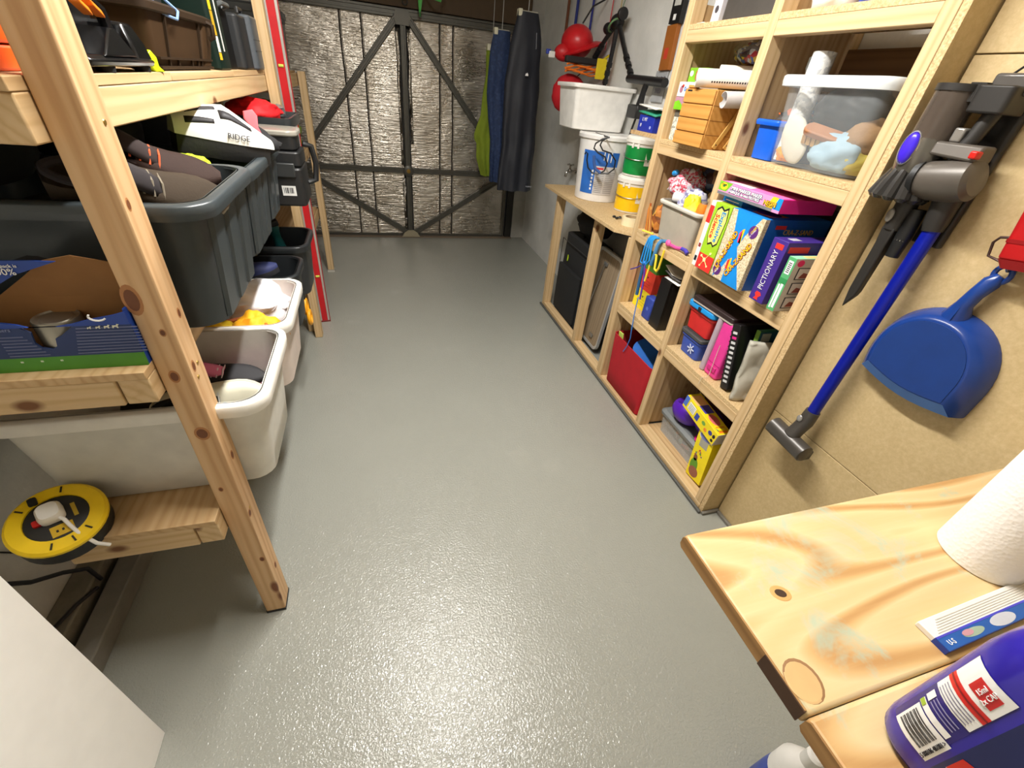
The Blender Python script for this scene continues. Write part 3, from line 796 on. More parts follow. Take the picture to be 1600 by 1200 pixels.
# helmet
t = thing('bike_helmet', 'white and black bicycle helmet lying on the charcoal tubs', 'helmet', (-0.452, 1.72, ZM + .268), rot=(rad(0), rad(10), rad(30)))
t.scale = (.84, .84, .84)
def hel(u, sc=1.0):
    # cross-section at u (0 back .. 1 visor tip)
    hw = .088 * math.sin(min(1, .25 + u * .95) * PI / 1.55) * (1 - max(0, u - .72) * 1.4) * sc
    hh = .118 * math.sin(min(.30 + u * .9, 1.0) * PI / 1.75) * (1 - max(0, u - .5) * 1.45) * sc
    return max(hw, .02), max(hh, .012)
rings = []
for i in range(13):
    u = i / 12; hw, hh = hel(u)
    rings.append([(-.15 + .32 * u, hw * math.cos(PI * k / 12), .05 + hh * math.sin(PI * k / 12)) for k in range(13)])
obj('shell', G().loft(rings, True, True, closed=False), M((232, 230, 222), .35), t, angle=60)
rings = []
for i in range(13):
    u = i / 12; hw, hh = hel(u)
    q = 1 - .35 * abs(u - .4)
    rings.append([(-.145 + .30 * u, y * (hw - .003) , z) for y, z in ((1, .052), (1, .02), (.85, -.02 * q + .01), (-.85, -.02 * q + .01), (-1, .02), (-1, .052))])
obj('lower_shell', G().loft(rings), M((40, 40, 40), .6, bmp=.4, bscale=80), t, angle=60)
def vent(u0, u1, a0, a1, mt=M((34, 32, 36), .6)):
    g = G()
    def fn(a, b):
        u = u0 + (u1 - u0) * a; hw, hh = hel(u, 1.012); an = rad(a0 + (a1 - a0) * b * (1 - .55 * a))
        return (-.15 + .32 * u, hw * math.cos(an) , .05 + hh * math.sin(an) + .001)
    o = obj('vent', g.grid(6, 2, fn), mt, t); o.modifiers.new('t', 'SOLIDIFY').thickness = .002
for s in (1, -1):
    for u0, u1, a0, a1 in ((.10, .36, 30, 48), (.42, .74, 40, 60), (.12, .40, 62, 80)):
        vent(u0, u1, a0 if s > 0 else 180 - a0, a1 if s > 0 else 180 - a1)
text('RIDGE', .026, M((44, 42, 50), .5), t, (.033, -.0905, .074), (rad(78), 0, rad(1)), depth=.0015)
text('RIDGE', .026, M((44, 42, 50), .5), t, (.033, .0905, .074), (rad(78), 0, rad(179)), depth=.0015)
tag(obj('pink_paddle', G().loft([rrect(.030, .010, .004, 3, z=0), rrect(.026, .012, .004, 3, z=.05), rrect(.022, .010, .004, 3, z=.075), rrect(.044, .012, .005, 3, z=.105), rrect(.030, .010, .004, 3, z=.125)]), M((246, 112, 122), .5),
        loc=(-0.352, 1.86, ZM + .262), rot=(rad(-4), rad(-12), rad(20))), 'coral pink paddle standing beside the white helmet tip', 'paddle')
cloth_pile('work_gloves', 'black gloves heaped on the third charcoal tub', 'gloves', (-0.42, 1.90, ZM + .245), (.10, .11, .045), M((30, 30, 32), .8), 12, .6)
cloth_pile('dark_filler', 'black blanket added to darken the back of the nearest charcoal tub', 'filler', (-0.79, 1.22, ZM + .262), (.085, .20, .085), M((18, 18, 19), .9), 14, .25)  # three black heaps added to darken the back of the middle deck
cloth_pile('dark_filler', 'black blanket added to darken the gap behind the white helmet', 'filler', (-0.76, 1.68, ZM + .242), (.11, .19, .09), M((20, 20, 21), .9), 15, .25)
cloth_pile('dark_filler', 'black blanket added to darken the gap behind the black gloves', 'filler', (-0.76, 2.05, ZM + .228), (.11, .14, .10), M((19, 19, 20), .9), 16, .25)
# black tray with red cloth
t = thing('tool_tray', 'black open tool tray raised behind the pink paddle holding red cloth', 'tray', (-0.50, 2.635, ZM), rz=0)
obj('tray_legs', G().box(-.15, .10, -.13, .13, 0, .26), BLACKP, t, bevel=.006)
obj('tray', G().loft([rrect(.30, .34, .02, 4, z=.26), rrect(.33, .38, .025, 4, z=.275), rrect(.33, .38, .025, 4, z=.315), rrect(.31, .36, .02, 4, z=.315), rrect(.29, .34, .02, 4, z=.28)]), M((44, 48, 50), .35), t)
cloth_pile('red_cloth', 'bright red crumpled cloth lying in the black tool tray', 'cloth', (-0.50, 2.575, ZM + .283), (.11, .13, .05), M((214, 22, 30), .7), 4, .45)
tag(obj('foil_packet', G().ball((0, 0, .03), (.05, .07, .035), 14, 10, .5, 3, 8, zmin=0), M((150, 150, 150), .3, .6), loc=(-0.44, 2.735, ZM + .283), angle=30), 'shiny grey packet beside the red cloth in the tray', 'packet')

# stacked toolbox
t = thing('stacking_toolbox', 'black stacking toolbox with a clear lid and white barcode label', 'toolbox', (-0.375, 2.315, ZM))
TB = M((28, 29, 30), .45)
obj('lower_case', rbox_g(-.13, .085, -.115, .115, 0, .155, .02), TB, t, bevel=.008)
obj('middle_case', rbox_g(-.13, .085, -.10, .10, .158, .215, .02), TB, t, bevel=.006)
obj('front_latch', G().box(-.03, .06, -.125, -.112, .12, .175), M((48, 50, 50), .4), t, bevel=.004)
obj('top_organiser', rbox_g(-.11, .075, -.085, .085, .218, .27, .03), TB, t, bevel=.006)
obj('clear_lid', rbox_g(-.12, .085, -.095, .095, .270, .292, .045), M((176, 172, 160), .2, alpha=.75), t, bevel=.006)
obj('side_handle', G().tube([(.085, .06, .23), (.118, .07, .22), (.128, .075, .15), (.118, .07, .08), (.085, .06, .07)], .013, 8), TB, t)
lb = obj('label_sticker', G().box(-.005, .05, -.1168, -.1155, .045, .085), M((226, 226, 222), .5), t)
for k in range(7): obj('barcode_bar', G().box(.002 + k * .006, .004 + k * .006 + (k % 3) * .0012, -.1174, -.1168, .055, .078), INK, lb)
obj('grey_clip', G().box(-.065, -.055, -.117, -.115, .06, .09), M((160, 160, 150), .4), t)

# cardboard box torn open, on the near end of the middle deck
BLUE = M((22, 62, 150), .5); DBLUE = M((24, 48, 98), .55); GREEN = M((70, 140, 36), .55); CARD = M((150, 106, 60), .8)
t = thing('torn_cardboard_box', 'torn blue and green dog food carton open at the near end of the middle deck', 'carton', (-0.888, 0.898, ZM))
W_, D_, H_ = .42, .074, .122
# ragged front with a deep V tear
tear = [(0, .11), (.20, .108), (.235, .102), (.252, .098), (.265, .082), (.262, .060), (.268, .050), (.284, .046), (.292, .052), (.296, .068), (.306, .073), (.330, .096), (.358, .104), (.40, .112), (W_, .118)]
def front_wall(zlo, zhi):
    pts = [(0, zlo)]
    pts.append((W_, zlo))
    top = [(x, min(max(z, zlo), zhi)) for x, z in tear]
    return pts + top[::-1]
for nm, zlo, zhi, mt in (('green_band', 0, .030, GREEN), ('front_panel', .030, .092, DBLUE), ('bright_band', .092, H_, BLUE)):
    obj(nm, G().prism(front_wall(zlo, zhi), .004), mt, t, smooth=False)
obj('carton_side', G().box(0, .004, .004, D_, 0, H_), BLUE, t, smooth=False)
obj('carton_side', G().box(W_ - .004, W_, .004, D_, 0, H_), BLUE, t, smooth=False)
obj('carton_back', G().box(.004, W_ - .004, D_ - .004, D_, 0, H_), CARD, t, smooth=False)
obj('carton_base', G().box(.004, W_ - .004, .004, D_ - .004, 0, .004), CARD, t, smooth=False)
def slab(pts, dv): return G().loft([pts, [tuple(Vector(q) + Vector(dv)) for q in pts]])
fl = obj('lid_flap', slab([(.20, .070, .122), (W_, .070, .122), (W_, .066, .185), (.345, .060, .205), (.30, .062, .195), (.26, .066, .165)], (0, .003, .0)), CARD, t, smooth=False)
bf = obj('blue_flap', slab([(.16, .03, .168), (.225, .03, .172), (.245, .03, .165), (.27, .03, .18), (.338, .03, .204), (.30, .03, .206), (.16, .03, .206)], (0, .003, 0)), BLUE, t, smooth=False)
text('This pack is', .0085, WHITEINK, bf, (.262, .0285, .197), name='lettering')
text('100%', .017, WHITEINK, bf, (.258, .0285, .186), name='lettering')
for k in range(9):
    obj('print_line', G().box(.318 + .002 * k, .43, -.0008, 0, .034 + .0065 * k, .0362 + .0065 * k), M((96, 104, 140), .6), t)
    if k < 7: obj('print_line', G().box(.215, .275 - .004 * k, -.0008, 0, .034 + .0065 * k, .0362 + .0065 * k), M((90, 98, 134), .6), t)
for k in range(4): obj('dog_print', G().prism([(0, 0), (.002, 0), (.003, .003), (.007, .003), (.008, 0), (.010, 0), (.010, .005), (.013, .008), (.009, .009), (.008, .006), (.001, .006)], .0006), M((220, 220, 200), .6), t, loc=(.352 + k * .013, -.0016, .086)).scale = (.55 + .13 * k, 1, .55 + .13 * k)
obj('logo_curve', G().tube([(.375 + .013 * math.cos(a_), -.0006, .110 + .008 * math.sin(a_)) for a_ in [rad(150 + 20 * k) for k in range(10)]], .0018, 6), WHITEINK, t)
for x_ in (.225, .255, .285): obj('white_dot', G().box(x_, x_ + .004, -.0008, 0, .020, .023), M((200, 214, 190), .6), t)
text('dders', .010, M((120, 130, 170), .6), t, (.228, -.001, .089))
tag(obj('food_can', G().lathe([(.034, 0), (.0365, .002), (.0365, .085), (.035, .088), (.033, .085), (.026, .084), (.024, .0855), (.015, .085)], 28), M((150, 146, 134), .35, .8), loc=(-0.600, 0.940, ZM + .0055)), 'round tin can with ring pull inside the torn carton', 'can')

# ---------------------------------------------------------------- left, lower deck (z = 0.5505)
MILK = M((226, 224, 214), .42, alpha=.93); MILKRIM = M((236, 233, 224), .4)
tub('storage_tub', 'large milky white tub nearest the front leg holding shoes', 'storage tub', (-0.592, 1.165, ZLO), (.585, .42, .30), MILK, .018, .90, 'milky white tubs on the lower deck', rimmat=MILKRIM, rimh=.035, r=.055)
tub('storage_tub', 'second milky white tub filled with bags and cloths', 'storage tub', (-0.605, 1.625, ZLO), (.60, .43, .275), M((232, 218, 208), .45, alpha=.95), .018, .90, 'milky white tubs on the lower deck', rimmat=MILKRIM, rimh=.035, r=.055)
tub('storage_bin', 'black bin beyond the milky tubs holding a blue shoe', 'bin', (-0.565, 2.03, ZLO), (.46, .29, .255), M((34, 37, 39), .35), .014, .92, 'black bins on the lower deck')
tub('storage_bin', 'black bin at the end of the lower deck holding a teal power tool', 'bin', (-0.560, 2.425, ZLO), (.46, .35, .265), M((38, 41, 43), .35), .014, .92, 'black bins on the lower deck')
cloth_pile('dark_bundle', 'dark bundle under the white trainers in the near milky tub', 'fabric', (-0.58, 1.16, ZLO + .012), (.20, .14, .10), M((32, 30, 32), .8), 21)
shoe('trainer', 'cream trainer with a black heel in the near milky tub', (-0.615, 1.16, ZLO + .185), (rad(70), 0, rad(4)), M((232, 228, 204), .6), M((222, 214, 190), .6), M((26, 26, 28), .8), M((230, 230, 226), .8), .26, 0)
shoe('trainer', 'black and pink trainer lying behind the cream trainer', (-0.615, 1.265, ZLO + .175), (rad(20), 0, rad(-4)), M((28, 26, 30), .7), M((240, 150, 180), .6), M((240, 130, 170), .8), M((240, 220, 226), .8), .25, 0)
tag(obj('pink_cup', G().lathe([(.018, 0), (.024, .03), (.026, .034), (.020, .034), (.012, .012)], 20), M((244, 140, 176), .5), loc=(-0.600, 1.225, ZLO + .235), rot=(rad(60), 0, rad(30))), 'pink rubber cup among the shoes in the near milky tub', 'cup')
cloth_pile('carrier_bag', 'white plastic carrier bag crumpled in the second milky tub', 'bag', (-0.53, 1.735, ZLO + .11), (.17, .10, .105), M((228, 228, 232), .4), 31, .5, 3.6)
cloth_pile('yellow_cloth', 'amber yellow cloth bunched at the front of the second milky tub', 'cloth', (-0.43, 1.52, ZLO + .13), (.08, .075, .075), M((246, 176, 24), .7), 32, .6)
cloth_pile('lemon_cloth', 'lemon yellow cloth tucked beside the amber one', 'cloth', (-0.555, 1.51, ZLO + .12), (.08, .07, .07), M((228, 196, 30), .7), 33, .6)
cloth_pile('blue_bag', 'blue and white patterned bag in the second milky tub', 'bag', (-0.70, 1.67, ZLO + .11), (.07, .09, .085), speck_mat('blue_white_print', [(40, 50, 140), (60, 74, 170), (220, 222, 230), (36, 40, 100)], 38), 34)
tag(obj('leather_wallet', G().box(-.055, .055, -.006, .006, 0, .075), M((176, 100, 60), .6), loc=(-0.495, 1.60, ZLO + .175), rot=(rad(30), rad(-6), rad(14)), bevel=.003), 'tan leather wallet standing between the yellow cloths and the white bag', 'wallet')
tag(obj('rope_coil', G().tube([(.03 * math.cos(a * .5), .028 * math.sin(a * .5), .006 * a / 6) for a in range(0, 40)], .005, 6), M((232, 110, 30), .7), loc=(-0.415, 1.465, ZLO + .215)), 'small orange rope coil on the amber yellow cloth', 'rope')
shoe('trainer', 'navy shoe with a grey tongue in the first black bin', (-0.68, 2.00, ZLO + .17), (rad(0), rad(-10), rad(20)), M((44, 52, 96), .7), M((40, 40, 44), .7), M((170, 160, 150), .8), M((90, 96, 130), .8), .26, .01)
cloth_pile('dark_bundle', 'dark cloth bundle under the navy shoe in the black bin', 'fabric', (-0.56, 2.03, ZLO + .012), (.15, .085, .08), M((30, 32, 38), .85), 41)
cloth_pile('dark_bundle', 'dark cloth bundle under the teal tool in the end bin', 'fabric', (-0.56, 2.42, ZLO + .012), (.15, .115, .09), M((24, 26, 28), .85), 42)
t = thing('angle_grinder', 'teal power tool standing in the end black bin', 'power tool', (-0.47, 2.43, ZLO + .165), rot=(rad(10), rad(-12), rad(20)))
TEAL = M((26, 96, 100), .45)
obj('motor_body', G().lathe([(.02, .0), (.026, .02), (.024, .07), (.020, .10), (.022, .13), (.028, .15), (.024, .175)], 18), TEAL, t)
obj('gear_head', G().lathe([(.05, -.004), (.055, 0), (.055, .012), (.03, .02)], 22), TEAL, t)
obj('guard', G().lathe([(.056, -.012), (.058, -.004), (.03, -.002)], 22), M((40, 42, 44), .4, .5), t)
obj('battery', G().box(-.03, .03, -.03, .03, .172, .20), BLACKP, t, bevel=.005)
carton('blue_carton', 'thin blue carton leaning in the end black bin', 'carton', (-0.66, 2.40, ZLO + .11), 30, (.10, .02, .16), M((44, 66, 130), .6), prints=[('front', rect(.1, .6, .9, .8), M((90, 110, 160), .6))])
t = thing('garden_clogs', 'amber plastic handle of a tool hanging past the second milky tub', 'handle', (-0.385, 2.245, 0.46))
AMB = M((238, 164, 24), .4)
obj('grip_ring', G().tube([(0, .03 * math.cos(a), .05 + .038 * math.sin(a)) for a in [2 * PI * k / 20 for k in range(21)]], .010, 8, caps=False), AMB, t)
obj('grip_ring', G().tube([(.012, .03 * math.cos(a) - .02, .0 + .034 * math.sin(a)) for a in [2 * PI * k / 20 for k in range(21)]], .010, 8, caps=False), AMB, t)
obj('blade', G().box(-.004, .004, -.012, .016, .08, .14), BLACKP, t, bevel=.002)
t.name = 'garden_shears'; t['label'] = 'black shears with amber loop grips hanging from the lower left beam'; t['category'] = 'shears'

# cable reel on the near end of the lower deck
t = thing('cable_reel', 'yellow and black extension cable reel with a white plug on the lower deck', 'cable reel', (-0.778, 0.892, 0.607), rot=None)
nrm = Vector((.16, -.26, .95)).normalized()
t.rotation_mode = 'QUATERNION'; t.rotation_quaternion = nrm.to_track_quat('Z', 'X')
YEL = M((244, 206, 20), .4)
RR = .088
def ell(prof, n=36): return G().lathe(prof, n)
obj('drum', ell([(RR * .90, -.045), (RR * 1.0, -.042), (RR * 1.0, .0), (RR * .9, .004)]), M((24, 24, 24), .55, bmp=.4, bscale=120), t)
obj('face_ring', ell([(RR * .98, .0), (RR * 1.03, .004), (RR * 1.03, .012), (RR * .96, .018), (RR * .66, .020), (RR * .64, .012)]), YEL, t)
obj('face_plate', ell([(RR * .65, .008), (RR * .65, .016), (RR * .60, .0175)]), M((30, 30, 30), .45), t)
for a in (20, 45, 160, 190, 215, 340):
    T_ = Matrix.Rotation(rad(a), 4, 'Z') @ Matrix.Translation((RR * .83, 0, .0195))
    obj('vent_slot', G().box(-.008, .008, -.0018, .0018, 0, .001, T=T_), M((40, 34, 10), .6), t)
obj('socket_plate', G().box(-.05, -.022, -.022, .018, .0175, .019), M((214, 176, 40), .5), t)
for y in (-.012, -.002, .008): obj('socket_slot', G().box(-.040, -.034, y - .003, y + .001, .019, .0196), INK, t)
obj('warning_print', G().box(-.015, .022, -.036, -.028, .0175, .0182), M((190, 160, 40), .6), t)
obj('red_switch', rbox_g(-.006, .010, .024, .040, .0175, .024, .003), M((190, 30, 20), .4), t)
obj('carry_grip', rbox_g(.052, .074, .018, .034, .019, .023, .004), M((28, 28, 28), .5), t)
pl = thing('power_plug', 'white three pin plug with white flex pushed into the yellow reel', 'plug', (0, 0, 0))
pl.rotation_mode = 'QUATERNION'; pl.rotation_quaternion = t.rotation_quaternion
pl.location = Vector(t.location) + t.rotation_quaternion @ Vector((.012, .006, .0185))
WPL = M((238, 236, 230), .35)
obj('plug_body', G().loft([rrect(.050, .046, .014, 4, z=0), rrect(.050, .046, .014, 4, z=.014), rrect(.040, .036, .012, 4, z=.024)]), WPL, pl)
obj('flex', G().tube([(-.018, -.010, .010), (-.034, -.018, .013), (-.052, -.022, .008), (-.080, -.030, -.004), (-.104, -.045, -.030), (-.112, -.062, -.05)], .0042, 8), WPL, pl)

# black cables on the left wall
BCAB = M((30, 28, 32), .5)
tag(obj('wall_cable', G().tube([(XL + .012, .86, .66), (XL + .03, .90, .55), (XL + .028, .905, .46), (XL + .03, .93, .36), (XL + .035, .99, .27), (XL + .05, 1.06, .20), (XL + .075, 1.10, .15), (XL + .087, 1.10, .085)], .0065, 8), BCAB), 'thick black cable looping down the left wall below the reel', 'cable')
tag(obj('wall_cable', G().tube([(XL + .006, .86, .60), (XL + .006, .98, .44), (XL + .006, 1.09, .27), (XL + .008, 1.14, .18)], .0025, 6), BCAB), 'thin black wire running diagonally down the left wall', 'cable')
tag(obj('wall_cable', G().tube([(XL + .088, 1.07, .085), (XL + .07, 1.0, .11), (XL + .045, .90, .125), (XL + .02, .80, .13), (XL + .02, .66, .13)], .006, 8), BCAB), 'short black cable running over the wall ledge behind the white cabinet', 'cable')
tag(obj('pipe_elbow', G().tube([(XL + .088, .72, .02), (XL + .088, .72, .05), (XL + .085, .76, .07), (XL + .08, .82, .065), (XL + .09, .85, .03)], .014, 10), M((50, 48, 42), .5)), 'short dark pipe elbow on the ledge beside the white cabinet', 'pipe')

# white cabinet bottom left
t = thing('white_cabinet', 'plain white cabinet in the near left corner', 'cabinet', (-0.865, 0.30, 0))
WC = M((251, 249, 244), .45, var=.01)
obj('side_panel', G().box(.172, .190, -.75, .325, .001, .90), WC, t, bevel=.0015)
obj('carcass', G().box(-.19, .171, -.75, .322, .001, .88), WC, t, bevel=.0015)
obj('top_panel', G().box(-.19, .171, -.75, .325, .881, .90), WC, t, bevel=.0015)

# ---------------------------------------------------------------- right shelving, near bay, third deck: boxed games
Z0, Z1, Z2, Z3, Z4 = [z + .0006 for z in DECKS]
RZ = -90
PURP = M((66, 44, 134), .45); SKY = M((24, 140, 222), .45); SAND = speck_mat('sand_print', [(206, 188, 150), (222, 206, 172), (190, 170, 132), (230, 218, 190)], 260, .55, .05)
YELP = M((250, 208, 40), .5); REDP = M((222, 52, 44), .5); PINK = M((228, 40, 140), .45); LIME = M((160, 204, 40), .5)
carton('game_box', 'thin white and red game box standing at the left of the boxed games', 'game box', (1.302, 1.536, Z2), RZ, (.024, .20, .262), M((236, 234, 230), .45),
       [('front', rect(0, .68, 1, .93), REDP), ('front', rect(.2, .08, .8, .16), INK), ('front', rect(.2, .30, .8, .36), M((150, 60, 60), .5))])
d = (.094, .045, .262)
t = carton('science_kit_box', 'green and red science kit box with a yellow title cloud', 'box', (1.302, 1.510, Z2), RZ, d, LIME,
           [('front', rect(0, 0, 1, .24), REDP), ('front', [(.12, .52), (.10, .70), (.2, .92), (.42, .97), (.62, .93), (.86, .98), (.95, .80), (.9, .6), (.86, .44), (.66, .38), (.5, .42), (.3, .38)], INK, 'cloud_outline', .0005),
            ('front', [(.16, .53), (.14, .70), (.23, .89), (.42, .94), (.62, .90), (.83, .94), (.91, .79), (.86, .6), (.82, .46), (.66, .41), (.5, .45), (.3, .41)], M((250, 240, 120), .5), 'cloud', .0009)])
ftext(t, d, 'front', 'Explosive', .66, .68, .031, M((40, 140, 210), .5), -90, 1.0, .0016, .0006)
ftext(t, d, 'front', 'Science', .35, .67, .031, REDP, -90, 1.0, .0016, .0006)
for (a, b), (c, e) in (((.45, .16), (.2, .20)), ((.45, .16), (.7, .28)), ((.45, .16), (.28, .05)), ((.45, .16), (.72, .08))):
    obj('molecule_bond', G().tube([(a * d[0], -.001, b * d[2]), (c * d[0], -.001, e * d[2])], .0014, 6), M((250, 236, 150), .5), t)
for a, b, r in ((.45, .16, .008), (.2, .20, .005), (.7, .28, .005), (.28, .05, .004), (.72, .08, .004)): plate(t, d, 'front', disc(a, b, r / d[0], r / d[2], 14), M((252, 240, 170), .5), 'molecule_atom', .0022)
d = (.170, .30, .262)
t = carton('play_sand_box', 'large blue and sand coloured play sand box with crossed lettering', 'box', (1.302, 1.411, Z2), RZ, d, SAND,
           [('front', [(.05, 1), (.75, 1), (.30, 0), (.0, 0), (.0, .0)][:4] and [(.16, 1), (.62, 1), (.50, .56), (.98, .0), (.42, 0), (.40, .40)], SKY, 'blue_band'),
            ('front', [(.36, 1), (.9, 1), (.62, .72), (.5, .5), (.3, .2), (.1, .0), (.1, .2), (.4, .6)], SKY, 'blue_band', .0004),
            ('front', [(.47, .60), (.56, .60), (.50, .78), (.44, .72)], M((236, 60, 120), .5), 'rainbow_stripe', .0012), ('front', [(.50, .60), (.56, .60), (.56, .80), (.50, .78)], YELP, 'rainbow_stripe', .0012),
            ('front', [(.40, .20), (.47, .20), (.46, .36), (.40, .32)], REDP, 'rainbow_stripe', .0012), ('front', [(.47, .20), (.53, .20), (.50, .38), (.46, .36)], YELP, 'rainbow_stripe', .0012),
            ('front', disc(.80, .80, .13, .085), M((92, 44, 120), .5), 'badge', .001), ('front', disc(.18, .13, .13, .085), M((92, 44, 120), .5), 'badge', .001),
            ('top', rect(.0, .0, 1, 1), SKY, 'top_print'), ('top', rect(.30, .15, .8, .45), M((240, 150, 60), .5), 'top_badge', .001), ('top', disc(.5, .3, .3, .12), M((70, 60, 150), .5), 'top_badge', .0014),
            ('right', rect(0, 0, 1, 1), M((20, 92, 176), .45), 'side_print'), ('right', rect(0, 0, .06, 1), SAND, 'side_edge', .001),
            ('right', disc(.42, .52, .17, .20), YELP, 'picture_ring', .001), ('right', disc(.42, .52, .15, .175), M((50, 60, 90), .5), 'picture', .0014), ('right', disc(.42, .20, .17, .17), YELP, 'picture_ring', .001), ('right', disc(.42, .20, .15, .15), M((60, 40, 50), .5), 'picture', .0014),
            ('right', rect(.18, .88, .34, .93), REDP, 'rainbow_stripe', .001)])
for (u, v, an) in ((.24, .44, 74), (.68, .38, 64)):
    ftext(t, d, 'front', 'CRA-Z-SAND', u, v, .028, M((150, 30, 30), .5), an, .95, .0016, .0020)
    ftext(t, d, 'front', 'CRA-Z-SAND', u, v, .028, YELP, an, .95, .0024, .0002)
ftext(t, d, 'right', 'CRA-Z-SAND', .55, .84, .026, M((220, 180, 60), .5), 0, .9, .0018)
ftext(t, d, 'front', 'OVER', .80, .825, .012, YELP, 60, 1, .0016); ftext(t, d, 'front', '25 TOOLS', .80, .785, .008, WHITEINK, 60, 1, .0016)
ftext(t, d, 'front', 'OVER', .18, .145, .012, YELP, 60, 1, .0016); ftext(t, d, 'front', 'PIECES', .18, .11, .008, WHITEINK, 60, 1, .0016)
carton('card_box', 'plain sky blue carton standing behind the science kit', 'carton', (1.352, 1.538, Z2), RZ, (.108, .24, .288), SKY, [('front', rect(.15, .93, .85, .94), WHITEINK), ('front', disc(.6, .90, .03, .012), WHITEINK)])
carton('dark_carton', 'dark carton lying behind the play sand box under the pink box', 'carton', (1.615, 1.42, Z2), RZ, (.28, .06, .29), M((44, 40, 44), .5), [('front', rect(.05, .8, .95, .9), M((90, 84, 84), .5))])
d = (.322, .245, .046)
t = carton('marker_kit_box', 'long pink and white marker making kit lying across the top', 'box', (1.310, 1.535, Z2 + .2890), RZ, d, PINK,
           [('front', rect(0, 0, 1, 1), M((236, 150, 200), .45), 'front_print'), ('front', [(0, .30), (0, 1), (.22, 1), (.14, .30)], M((120, 190, 50), .5), 'green_print', .0009), ('front', [(.80, .2), (.86, 1), (.94, 1), (.90, .2)], YELP, 'yellow_print', .0009), ('front', [(.90, .2), (.94, 1), (1, 1), (1, .2)], SKY, 'blue_print', .0009), ('front', rect(0, 0, .9, .22), M((120, 120, 124), .45), 'grey_print', .0009),
            ('front', disc(.085, .66, .062, .27), YELP, 'logo_oval', .0013), ('front', [(.06, .60), (.10, .60), (.11, .75), (.07, .75)], M((40, 130, 70), .5), 'logo_mark', .0017), ('top', rect(.02, .02, .98, .4), M((244, 120, 190), .45), 'top_print'), ('top', [(.1, .05), (.5, .02), (.4, .3), (.2, .35)], M((250, 230, 240), .5), 'top_print', .001)])
ftext(t, d, 'front', 'MINI MARKER MAKER', .47, .70, .0165, M((60, 40, 110), .5), 0, 1.0, .0015, .0016); ftext(t, d, 'front', 'MINI MARKER MAKER', .47, .70, .0165, WHITEINK, 0, 1.0, .0023, .0003)
ftext(t, d, 'front', 'FABRIQUE de mini FEUTRES', .44, .42, .0135, M((60, 40, 110), .5), 0, 1.0, .0015, .0014); ftext(t, d, 'front', 'FABRIQUE de mini FEUTRES', .44, .42, .0135, WHITEINK, 0, 1.0, .0023, .0002)
ftext(t, d, 'front', 'NEON', .85, .46, .020, M((120, 70, 40), .5), 0, 1.0, .0024, .0014); ftext(t, d, 'front', 'NEON', .85, .46, .020, YELP, 0, 1.0, .0032, .0)
ftext(t, d, 'front', 'Crayola', .085, .80, .009, M((30, 90, 50), .5), 0, 1.0, .0024)
d = (.066, .25, .222)
t = carton('party_game_box', 'narrow purple party game box with white letters up its spine', 'game box', (1.306, 1.184, Z2), RZ, d, PURP,
           [('front', rect(.3, .86, .8, .94), REDP, 'logo_patch'), ('right', rect(.05, .84, .4, .93), REDP, 'logo_patch'), ('right', disc(.5, .4, .3, .28), M((40, 44, 90), .5), 'side_picture'), ('right', rect(.3, 0, .7, .10), M((70, 30, 60), .5), 'side_picture'), ('top', rect(.3, .15, .7, .3), M((190, 190, 200), .5), 'top_patch'),
            ('front', [(.30, .03), (.62, .03), (.58, .07), (.74, .12), (.62, .16), (.36, .16), (.30, .12), (.40, .08)], REDP, 'red_logo')])
ftext(t, d, 'front', 'PICTIONARY', .50, .52, .031, WHITEINK, 90, .78, .0014, -.0004)
d = (.032, .24, .186)
t = carton('craft_kit_box', 'slim green craft kit box with three small pictures on its side', 'box', (1.306, 1.094, Z2), RZ, d, M((196, 190, 180), .45),
           [('front', rect(0, 0, 1, 1), M((86, 170, 110), .45), 'spine_print'), ('front', rect(.2, .70, .8, .94), WHITEINK, 'barcode_patch', .001), ('front', rect(.2, .04, .4, .50), WHITEINK, 'spine_strip', .001), ('front', rect(.5, .06, .8, .52), WHITEINK, 'spine_strip', .001), ('front', rect(0, .52, 1, .62), M((50, 140, 80), .5), 'spine_band', .001),
            ('top', rect(0, 0, 1, 1), M((150, 220, 180), .5), 'top_print'), ('top', rect(.2, .2, .8, .5), M((250, 200, 120), .5), 'top_patch', .001), ('right', disc(.10, .92, .06, .06), M((220, 30, 100), .5), 'red_dot')] +
           [('right', rect(.10, a, .42, a + .22), INK, 'picture_frame') for a in (.06, .34, .62)] + [('right', rect(.12, a + .015, .40, a + .205), M((212, 204, 196), .5), 'picture', .0010) for a in (.06, .34, .62)] +
           [('right', [(.16, a + .03), (.34, a + .03), (.30, a + .11), (.22, a + .13)], M((140, 70, 60), .5), 'picture_shape', .0014) for a in (.06, .34, .62)] + [('right', rect(.44, a + .05, .54, a + .16), M((70, 30, 90), .5), 'picture_tag') for a in (.06, .34, .62)])
for k in range(6): plate(t, d, 'front', rect(.3, .73 + k * .032, .7, .745 + k * .032), INK, 'barcode_bar', .0014)
carton('small_gift_box', 'pale lilac box tucked behind the craft kit', 'box', (1.45, 1.056, Z2), RZ, (.020, .14, .20), M((214, 206, 226), .45), [('front', rect(.1, .85, .5, .95), PURP), ('top', rect(0, .1, 1, .5), M((240, 240, 250), .5))])
t = thing('canister', 'pale grey plastic canister at the back of the games deck', 'canister', (1.62, 1.11, Z2))
obj('canister_body', G().lathe([(.04, 0), (.045, .01), (.045, .20), (.03, .23), (.02, .235)], 24), M((200, 196, 196), .4), t)
obj('cap', G().lathe([(.022, .235), (.022, .26), (.018, .265)], 18), WHITEP, t)

